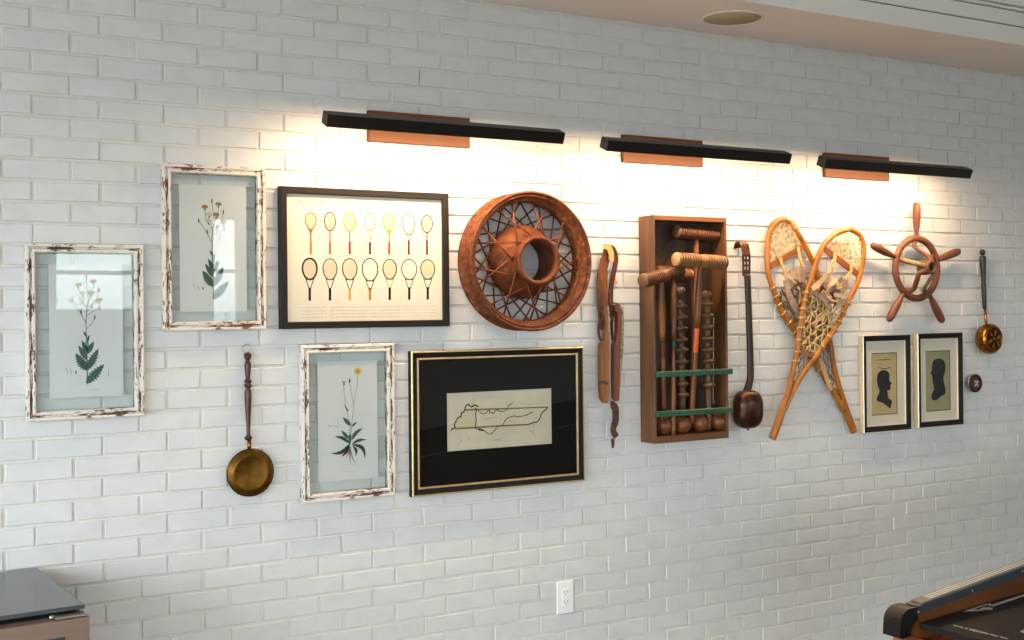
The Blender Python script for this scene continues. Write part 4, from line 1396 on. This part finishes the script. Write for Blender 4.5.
binding(back, dB, [('binding', 'canvas', [(786, 281, .012), (793, 277.5, .022), (800, 274, .026), (806, 276, .012)], .072, (.25, 0, 1)),
                   ('binding', 'canvas', [(786, 280, .022), (790, 297, .024), (797, 310, .014)], .034, (1, 0, .3)),
                   ('binding_strap', 'canvas', [(786, 291, .020), (792, 300, .022), (798, 315, .012)], .018, (1, 0, 0)),
                   ('binding_strap', 'strap_pale', [(788, 276, .026), (796, 283, .032), (800, 293, .026), (799, 303, .014)], .014, (0, 0, 1)),
                   ('lace', 'leather_dark', [(794, 279, .032), (799, 283, .036), (795, 288, .034), (800, 291, .032)], .007, (0, 0, 1)),
                   ('binding_strap', 'leather_dark', [(791, 290, .030), (797, 284, .034), (803, 288, .026)], .010, (0, 0, 1)),
                   ('hanging_strap', 'strap_pink', [(819.6, 358, .010), (823, 368, .012), (827.5, 381, .012), (831.4, 390, .010)], .022, (1, 0, .2))])
binding(front, dF, [('binding', 'strap_pale', [(812.0, 289, .030), (820, 282, .036), (828, 275.5, .032), (831.5, 274.4, .024)], .022, (.5, 0, 1)),
                    ('binding', 'canvas', [(826, 280, .014), (834, 288, .030), (841, 283, .028), (844, 290, .014)], .050, (.3, 0, 1)),
                    ('binding', 'canvas', [(831, 276, .022), (825, 284, .028), (833, 291, .026)], .026, (1, 0, .4)),
                    ('binding', 'canvas', [(838, 293, .020), (845, 287, .024), (848, 282, .012)], .040, (0, 0, 1)),
                    ('binding_strap', 'canvas', [(812, 291, .016), (822, 297, .018), (829, 306, .018), (832, 316, .012)], .026, (0, 0, 1)),
                    ('binding_strap', 'strap_pale', [(830.5, 313, .020), (836, 308, .026), (840, 301, .022)], .022, (1, 0, .6)),
                    ('binding_strap', 'strap_pale', [(814, 324, .016), (822, 317, .020), (829, 311, .018)], .012, (0, 0, 1)),
                    ('binding', 'strap_pink', [(836, 279, .030), (829, 287, .038), (827, 296, .030)], .020, (1, 0, .2)),
                    ('binding', 'strap_pale', [(834, 296, .034), (841, 295, .040), (846, 298, .028), (843, 304, .020)], .018, (0, 0, 1)),
                    ('binding_strap', 'leather_dark', [(822, 287, .020), (829, 291, .024), (835, 300, .024), (834, 309, .018)], .012, (0, 0, 1)),
                    ('binding_strap', 'canvas', [(843, 279, .018), (839, 287, .034), (842, 296, .030)], .016, (1, 0, 0)),
                    ('lace', 'leather_dark', [(832, 293, .034), (836, 290, .038), (840, 292, .034), (836, 297, .036), (831, 299, .034)], .007, (0, 0, 1)),
                    ('lace', 'rawhide', [(833, 285, .036), (838, 282, .040), (837, 288, .038), (842, 287, .034)], .006, (0, 0, 1)),
                    ('lace', 'rawhide', [(828, 297, .032), (834, 301, .036), (841, 300, .032), (846, 303, .020)], .008, (0, 0, 1))])

# ---- ship wheel
c = V((3.777, -.055, 1.783))
root = thing('ship_wheel', 'brown ship steering wheel with five turned handles and curved spokes, right of the snowshoes', 'ship wheel', (c.x, 0, c.z))
mb = MB(); mb.torus(c, .1420, .0150, 'Y', 72, 14, sc=(1.1, 1.0)); mb.build('rim', 'ship_rim', root)
for k in range(5):
    a = PI / 2 + 2 * PI * k / 5 - (.03 if k else .02)
    u = V((math.cos(a), 0, math.sin(a)))
    rot = V((0, 0, 1)).rotation_difference(u).to_matrix().to_4x4()
    mb = MB(); mb.M = Matrix.Translation(c + u * .148) @ rot
    mb.lathe([(.011, 0), (.0115, .012), (.0110, .022), (.0150, .045), (.0180, .075), (.0190, .105), (.0188, .135), (.0165, .155), (.0095, .165), (.001, .167)], 'Z', (0, 0, 0), 18, False)
    mb.build('handle', 'ship_wood', root)
    n_ = V((-u.z, 0, u.x))
    hubp = c + V((0, -.082, 0))
    w_ = .030 * (1 if k % 2 == 0 else -1)
    if k == 1:
        w_ = 0
    P = [c + u * .136, c + u * .105 + V((0, -.012, 0)) + n_ * w_, c + u * .075 + V((0, -.036, 0)) + n_ * (w_ * .2), c + u * .048 + V((0, -.060, 0)) - n_ * (w_ * .7), hubp + u * .018]
    mb = MB(); mb.tube(smooth_path(P, 6), .0112, 10, flat=(1.1, .75)); mb.build('spoke', 'ship_brass' if k in (1, 3) else 'ship_rim', root)
mb = MB()
mb.lathe([(.001, -.064), (.028, -.064), (.036, -.072), (.037, -.094), (.033, -.108), (.031, -.128), (.0305, -.134), (.027, -.136), (.0190, -.136), (.0180, -.120), (.001, -.118)], 'Y', (c.x, c.y + .040, c.z + .003), 36, False)
mb.build('hub', 'hub', root)
mb = MB(); mb.lathe([(.001, -.1205), (.0178, -.1205)], 'Y', (c.x, c.y + .040, c.z + .003), 24, False); mb.build('hub_bore', 'black', root)

# ---- brass skimmer
c = at(983.0, 337.6, .0)
c = V((4.289, 0, 1.437))
root = thing('brass_dipper', 'round pierced brass dipper on a long near-black handle, far right of the display', 'dipper', (c.x, 0, c.z))
mb = MB()
mb.lathe([(.001, -.004), (.040, -.006), (.060, -.016), (.070, -.030), (.0745, -.044), (.0755, -.052), (.072, -.056), (.0755, -.060), (.072, -.065), (.074, -.070), (.068, -.078), (.064, -.084), (.058, -.086), (.055, -.082)], 'Y', (c.x, 0, c.z), 56, False)
mb.build('bowl', 'brass', root)
mb = MB()
mb.lathe([(.056, -.082), (.050, -.080), (.001, -.078)], 'Y', (c.x, 0, c.z), 40, False, 1)
for k in range(6):
    a = 2 * PI * k / 6 + .3
    pts = []
    for j in range(12):
        g = 2 * PI * j / 12
        rr, tt = .031 + .017 * math.cos(g), .24 * math.sin(g)
        pts.append((c.x + rr * math.cos(a + tt), -.0830, c.z + rr * math.sin(a + tt)))
    mb.slab(pts, .003, (0, -1, 0), 0)
mb.ellipsoid((c.x, -.083, c.z), (.010, .006, .010), 14, 0)
mb.build('pierced_lid', ['brass', 'brass_black'], root)
zt, zf, zb = at(982.2, 251.5, .03).z, at(985, 309, .03).z, at(986.4, 326, .03).z
def skx(z):
    return c.x + .006 - (z - c.z) * .040
mb = MB(); mb.tube([(skx(zf), -.030, zf), (skx(zb), -.034, zb), (skx(zb - .02), -.040, zb - .02)], .0068, 12); mb.build('ferrule', 'brass', root)
hp, hr = [], []
for t_, rr in ((0, .008), (.04, .0105), (.25, .0120), (.42, .0130), (.47, .0100), (.50, .0138), (.53, .0102), (.60, .0130), (.80, .0155), (.90, .0150), (.93, .0090)):
    z = zf + (zt - zf) * t_
    hp.append((skx(z), -.028, z)); hr.append(rr)
mb = MB(); mb.tube(hp, hr, 14); mb.build('handle', 'blackwood', root)
mb = MB(); mb.ellipsoid((skx(zt), -.028, zt - .004), (.0145, .0145, .0150), 16); mb.build('end_ball', 'blackwood', root)
mb = MB(); mb.torus((skx(zt), -.020, zt + .014), .006, .0012, 'Y', 16, 6); mb.build('hanging_ring', 'steel', root)

# ---- medallion
c = at(970.5, 383, .0)
root = thing('medallion', 'small round silver-backed medallion with a dark face, under the brass dipper', 'medallion', (c.x, 0, c.z))
mb = MB(); mb.lathe([(.036, -.002), (.043, -.008), (.0455, -.016), (.0440, -.025), (.041, -.029)], 'Y', (c.x, 0, c.z), 40, False); mb.build('case', 'steel', root)
mb = MB(); mb.lathe([(.0425, -.023), (.0450, -.029), (.0440, -.035), (.0370, -.036), (.034, -.033)], 'Y', (c.x, 0, c.z), 40, False); mb.build('bezel', 'gloss_black', root)
mb = MB(); mb.lathe([(.036, -.032), (.020, -.0345), (.001, -.035)], 'Y', (c.x, 0, c.z), 32, False, 0)
for (dx, dz, s_, a) in ((-.008, .010, .009, .6), (.008, .008, .010, -.5), (0, -.004, .011, 0), (-.010, -.012, .006, 1), (.011, -.012, .007, .3)):
    mb.slab([(c.x + dx + s_ * math.cos(a + g * PI / 2), -.0348, c.z + dz + s_ * .7 * math.sin(a + g * PI / 2)) for g in range(4)], .0012, (0, -1, 0), 1)
mb.build('face', ['medal', 'medal_mark'], root)

# ---- outlet
a = V((1.828, 0, .466))
root = thing('power_outlet', 'white power outlet low on the brick wall below the framed map', 'outlet', tuple(a))
mb = MB(); mb.box(a.x - .0385, a.x + .0385, -.0075, -.0005, a.z - .064, a.z + .064, 0, .0025); mb.build('cover_plate', 'white_plastic', root)
mb = MB(); mb.box(a.x - .0165, a.x + .0165, -.0098, -.007, a.z - .0335, a.z + .0335, 0, .001)
for s_ in (-1, 1):
    zc = a.z + s_ * .019
    for dx in (-.0065, .0065):
        mb.box(a.x + dx - .0012, a.x + dx + .0012, -.0101, -.0096, zc - .001, zc + .007, 1)
    mb.lathe([(.001, -.0101), (.0026, -.0101)], 'Y', (a.x, 0, zc - .007), 10, False, 1)
mb.build('receptacle', ['white_plastic', 'slot'], root)

# ================================================================== COOLER (bottom left)
zt = .816
xr = -.091
root = thing('beverage_cooler', 'low beverage cooler with a grey top and glass door in the lower left corner', 'beverage cooler', (-.385, -.34, ZF))
xl = xr - .60
mb = MB(); mb.box(xl + .004, xr - .004, -.615, -.055, ZF + .06, zt - .022, 0, .002); mb.build('cabinet', 'cool_side', root)
mb = MB(); mb.box(xl, xr, -.625, -.050, zt - .012, zt, 0, .0015); mb.build('top', 'cool_top', root)
mb = MB(); mb.box(xl + .02, xr - .02, -.60, -.07, zt - .022, zt - .012, 0); mb.build('gap_strip', 'black', root)
dr = thing  # (door is a part)
mb = MB()
y0, y1 = -.668, -.622
dz1, dz0 = zt - .024, ZF + .07
sw = .060
mb.box(xl, xl + sw, y0, y1, dz0, dz1 - .045, 0, .0); mb.box(xr - sw, xr, y0, y1, dz0, dz1 - .045, 0, .0)
mb.box(xl, xr, y0, y1, dz1 - .045, dz1, 0, .0); mb.box(xl + sw, xr - sw, y0, y1, dz0, dz0 + sw, 0, .002)
door = mb.build('door', 'stainless', root)
mb = MB(); mb.box(xl + sw - .004, xr - sw + .004, y0 + .010, y0 + .016, dz0 + sw - .004, dz1 - .045 + .004); mb.build('door_glass', 'teal_glass', door)
mb = MB(); mb.tube([(xl + .035, y0 - .002, .30), (xl + .035, y0 - .035, .30), (xl + .035, y0 - .035, .64), (xl + .035, y0 - .002, .64)], .007, 10); mb.build('door_handle', 'steel', door)
mb = MB(); mb.box(xr - .085, xr - .002, -.664, -.618, zt - .0225, zt - .0165, 0, .001); mb.lathe([(.006, zt - .024), (.006, zt - .014)], 'Z', (xr - .09, -.640, 0), 12); mb.build('hinge_bracket', 'steel', root)
mb = MB()
for sx in (xl + .05, xr - .05):
    for sy in (-.58, -.10):
        mb.lathe([(.018, ZF), (.018, ZF + .062)], 'Z', (sx, sy, 0), 14)
mb.build('feet', 'black', root)
root.rotation_euler.z = .075

# ================================================================== GAME TABLE (bottom right)
# far side rail rises to the right, playing surface rises a little less
root = thing('game_table', 'arcade game table with black playing surface and grooved metal side rail, lower right corner', 'game table', (2.9, -2.2, ZF))
yr = -1.8                       # face of the far rail towards the room
X0, X1 = 1.826, 4.1
t1, t2 = .122, .064             # slopes of rail and surface
rz = lambda x, z0: z0 + (x - 1.824) * t1
fz = lambda x, z0: z0 + (x - 1.826) * t2
yn = -2.62                      # near edge of the table


def along(mb, xa, xb, y0, y1, za, zb, ta, tb, mi=0, bx=1.824):
    """bar between xa and xb with lower/upper edges za/zb at bx rising with slopes ta/tb"""
    L = lambda x: za + (x - bx) * ta
    H = lambda x: zb + (x - bx) * tb
    vs = [(xa, y0, L(xa)), (xa, y1, L(xa)), (xa, y1, H(xa)), (xa, y0, H(xa)), (xb, y0, L(xb)), (xb, y1, L(xb)), (xb, y1, H(xb)), (xb, y0, H(xb))]
    mb.add(vs, [(0, 1, 2, 3), (4, 5, 6, 7), (0, 1, 5, 4), (1, 2, 6, 5), (2, 3, 7, 6), (3, 0, 4, 7)], False, mi)


for (ya, yb, nm) in ((yr, yr + .042, 'far'), (yn - .042, yn, 'near')):
    mb = MB()
    along(mb, X0, X1, ya, yb, .56, .785, 0, .118)
    side = mb.build('side_panel', 'table_wood', root)
    mb = MB()
    if nm == 'far':
        along(mb, X0, X1, ya - .004, yb, .785, .804, .118, t1)
    else:
        along(mb, X0, X1, ya, yb + .004, .785, .804, .118, t1)
    band = mb.build('side_band', 'blueblack', side)
    mb = MB()
    along(mb, X0 + .02, X1, ya + .002, yb - .002, .804, .808, t1, t1, 0)
    for k in range(3):
        yy = ya + .009 + k * .010
        along(mb, X0 + .06, X1, yy, yy + .0035, .808, .8095, t1, t1, 1)
    mb.build('top_trim', ['alu', 'alu_light'], side)
    if nm == 'far':
        mb = MB()
        for (px_, py_) in ((918.6, 612), (972.5, 590.8), (1022.6, 571.2)):
            q_ = at(px_, py_, -ya + .0045)
            mb.ellipsoid(q_, (.0028, .0018, .0028), 10)
        mb.build('screws', 'steel', side)
# rounded black corner caps at the low end
cap_px = [(898.8, 638.4), (899.5, 623), (900.4, 618.5), (901.9, 615.3), (904, 612.2), (906.6, 609.8), (911, 608), (916.3, 607.1), (917.5, 621), (914.4, 622), (911.8, 624), (910.6, 628), (910, 635.6), (901.9, 639)]
for (ya, yb) in ((yr - .003, yr + .056), (yn - .056, yn + .003)):
    mb = MB()
    pts = [at(x, y, 1.8) for x, y in cap_px]
    mb.slab([(p.x, ya, p.z) for p in pts], yb - ya, (0, 1, 0))
    mb.build('corner_cap', 'gloss_black', root)
# playing surface
mb = MB()
along(mb, X0 + .004, X1, yn + .003, yr - .005, .744, .7600, t2, t2, 0, 1.826)
fld = mb.build('playing_surface', ['field'], root)
def fpt(px_, py_):
    # hit the sloping surface plane
    q = RW.transposed() @ V(((px_ - CX) / F, (py_ - CY) / F, 1.0))
    # z = .7605 + (x-1.826)*t2
    t_ = (.7606 + (CAM.x - 1.826) * t2 - CAM.z) / (q.z - q.x * t2)
    return CAM + q * t_
qf = lambda x, y: fpt(948 + x / 13.474, 600 + y / 13.474)
mb = MB()
def fpoly(pts):
    mb.add([qf(*p) for p in pts], [list(range(len(pts)))], False, 0)
fpoly([(192, 158), (350, 105), (520, 52), (540, 62), (400, 108), (330, 132)])
fpoly([(192, 158), (330, 128), (430, 130), (480, 142), (330, 152)])
fpoly([(430, 118), (470, 98), (520, 96), (500, 132), (440, 138)]); fpoly([(500, 118), (540, 96), (605, 108), (600, 132), (515, 134)])
fpoly([(530, 62), (570, 40), (585, 74), (560, 84)])
fpoly([(575, 72), (800, -8), (1100, -100), (1120, -88), (870, 2), (600, 88)])
mb.build('arrow_print', 'silver_print', fld)
mb = MB()
fpoly([(970, 425), (1010, 402), (1100, 390), (1100, 440), (1020, 448)])
mb.build('corner_print', 'silver_print', fld)
mb = MB()
# small silver lettering strip across the low end: strokes standing for the script
for (a, b, h) in ((75, 110, 18), (112, 150, 12), (152, 203, 16), (225, 270, 14), (290, 335, 22), (338, 375, 30), (378, 420, 20), (424, 470, 22), (474, 548, 20), (565, 620, 16), (624, 678, 16), (700, 760, 14), (764, 808, 12)):
    y = lambda x: 340 + (x - 75) * .247
    fpoly([(a, y(a) - h * .5), (b, y(b) - h * .5), (b - 6, y(b) + h * .5), (a - 4, y(a) + h * .5)])
mb.build('lettering_print', 'silver_print', fld)
# end panel, body and legs under the table
mb = MB()
along(mb, X0, X1, yn - .0005, yr + .0005, .56, .705, 0, t2 * .8, 0)
mb.build('body', 'table_red', root)
mb = MB(); mb.box(1.770, X0 - .001, yn - .04, yr + .04, .60, .722, 0, .004); mb.build('end_rail', 'table_red', root)
for sx in (1.95, 3.95):
    for sy in (yn, yr):
        mb = MB(); mb.lathe([(.020, ZF), (.034, ZF + .01), (.034, ZF + .03), (.030, ZF + .035), (.040, .57)], 'Z', (sx, sy, 0), 4); mb.build('leg', 'gloss_black', root)

# ================================================================== LIGHT
wd = bpy.data.worlds.new('sky')
scene.world = wd
wd.use_nodes = True
bg = wd.node_tree.nodes['Background']
# bright overcast sky above the horizon, dimmer ground below it
wn_ = wd.node_tree
tc = wn_.nodes.new('ShaderNodeTexCoord')
sx_ = wn_.nodes.new('ShaderNodeSeparateXYZ')
wn_.links.new(tc.outputs['Generated'], sx_.inputs[0])
mr = wn_.nodes.new('ShaderNodeMapRange')
mr.inputs['From Min'].default_value, mr.inputs['From Max'].default_value = -.03, .03
mr.inputs['To Min'].default_value, mr.inputs['To Max'].default_value = 5.5, 15.8
wn_.links.new(sx_.outputs['Z'], mr.inputs['Value'])
wn_.links.new(mr.outputs['Result'], bg.inputs['Strength'])
bg.inputs['Color'].default_value = (.94, .965, 1.0, 1)

scene.view_settings.view_transform = 'Standard'
scene.view_settings.look = 'None'
scene.view_settings.gamma = 1
scene.view_settings.exposure = 0.0
scene.view_settings.use_curve_mapping = False
cy = scene.cycles
cy.max_bounces = 8
cy.diffuse_bounces = 5
cy.glossy_bounces = 3
cy.transparent_max_bounces = 12
cy.use_denoising = True
cy.sample_clamp_indirect = 6
cy.caustics_reflective = False
cy.caustics_refractive = False
for o in list(bpy.data.objects):
    if 'o' in o.keys():
        del o['o']
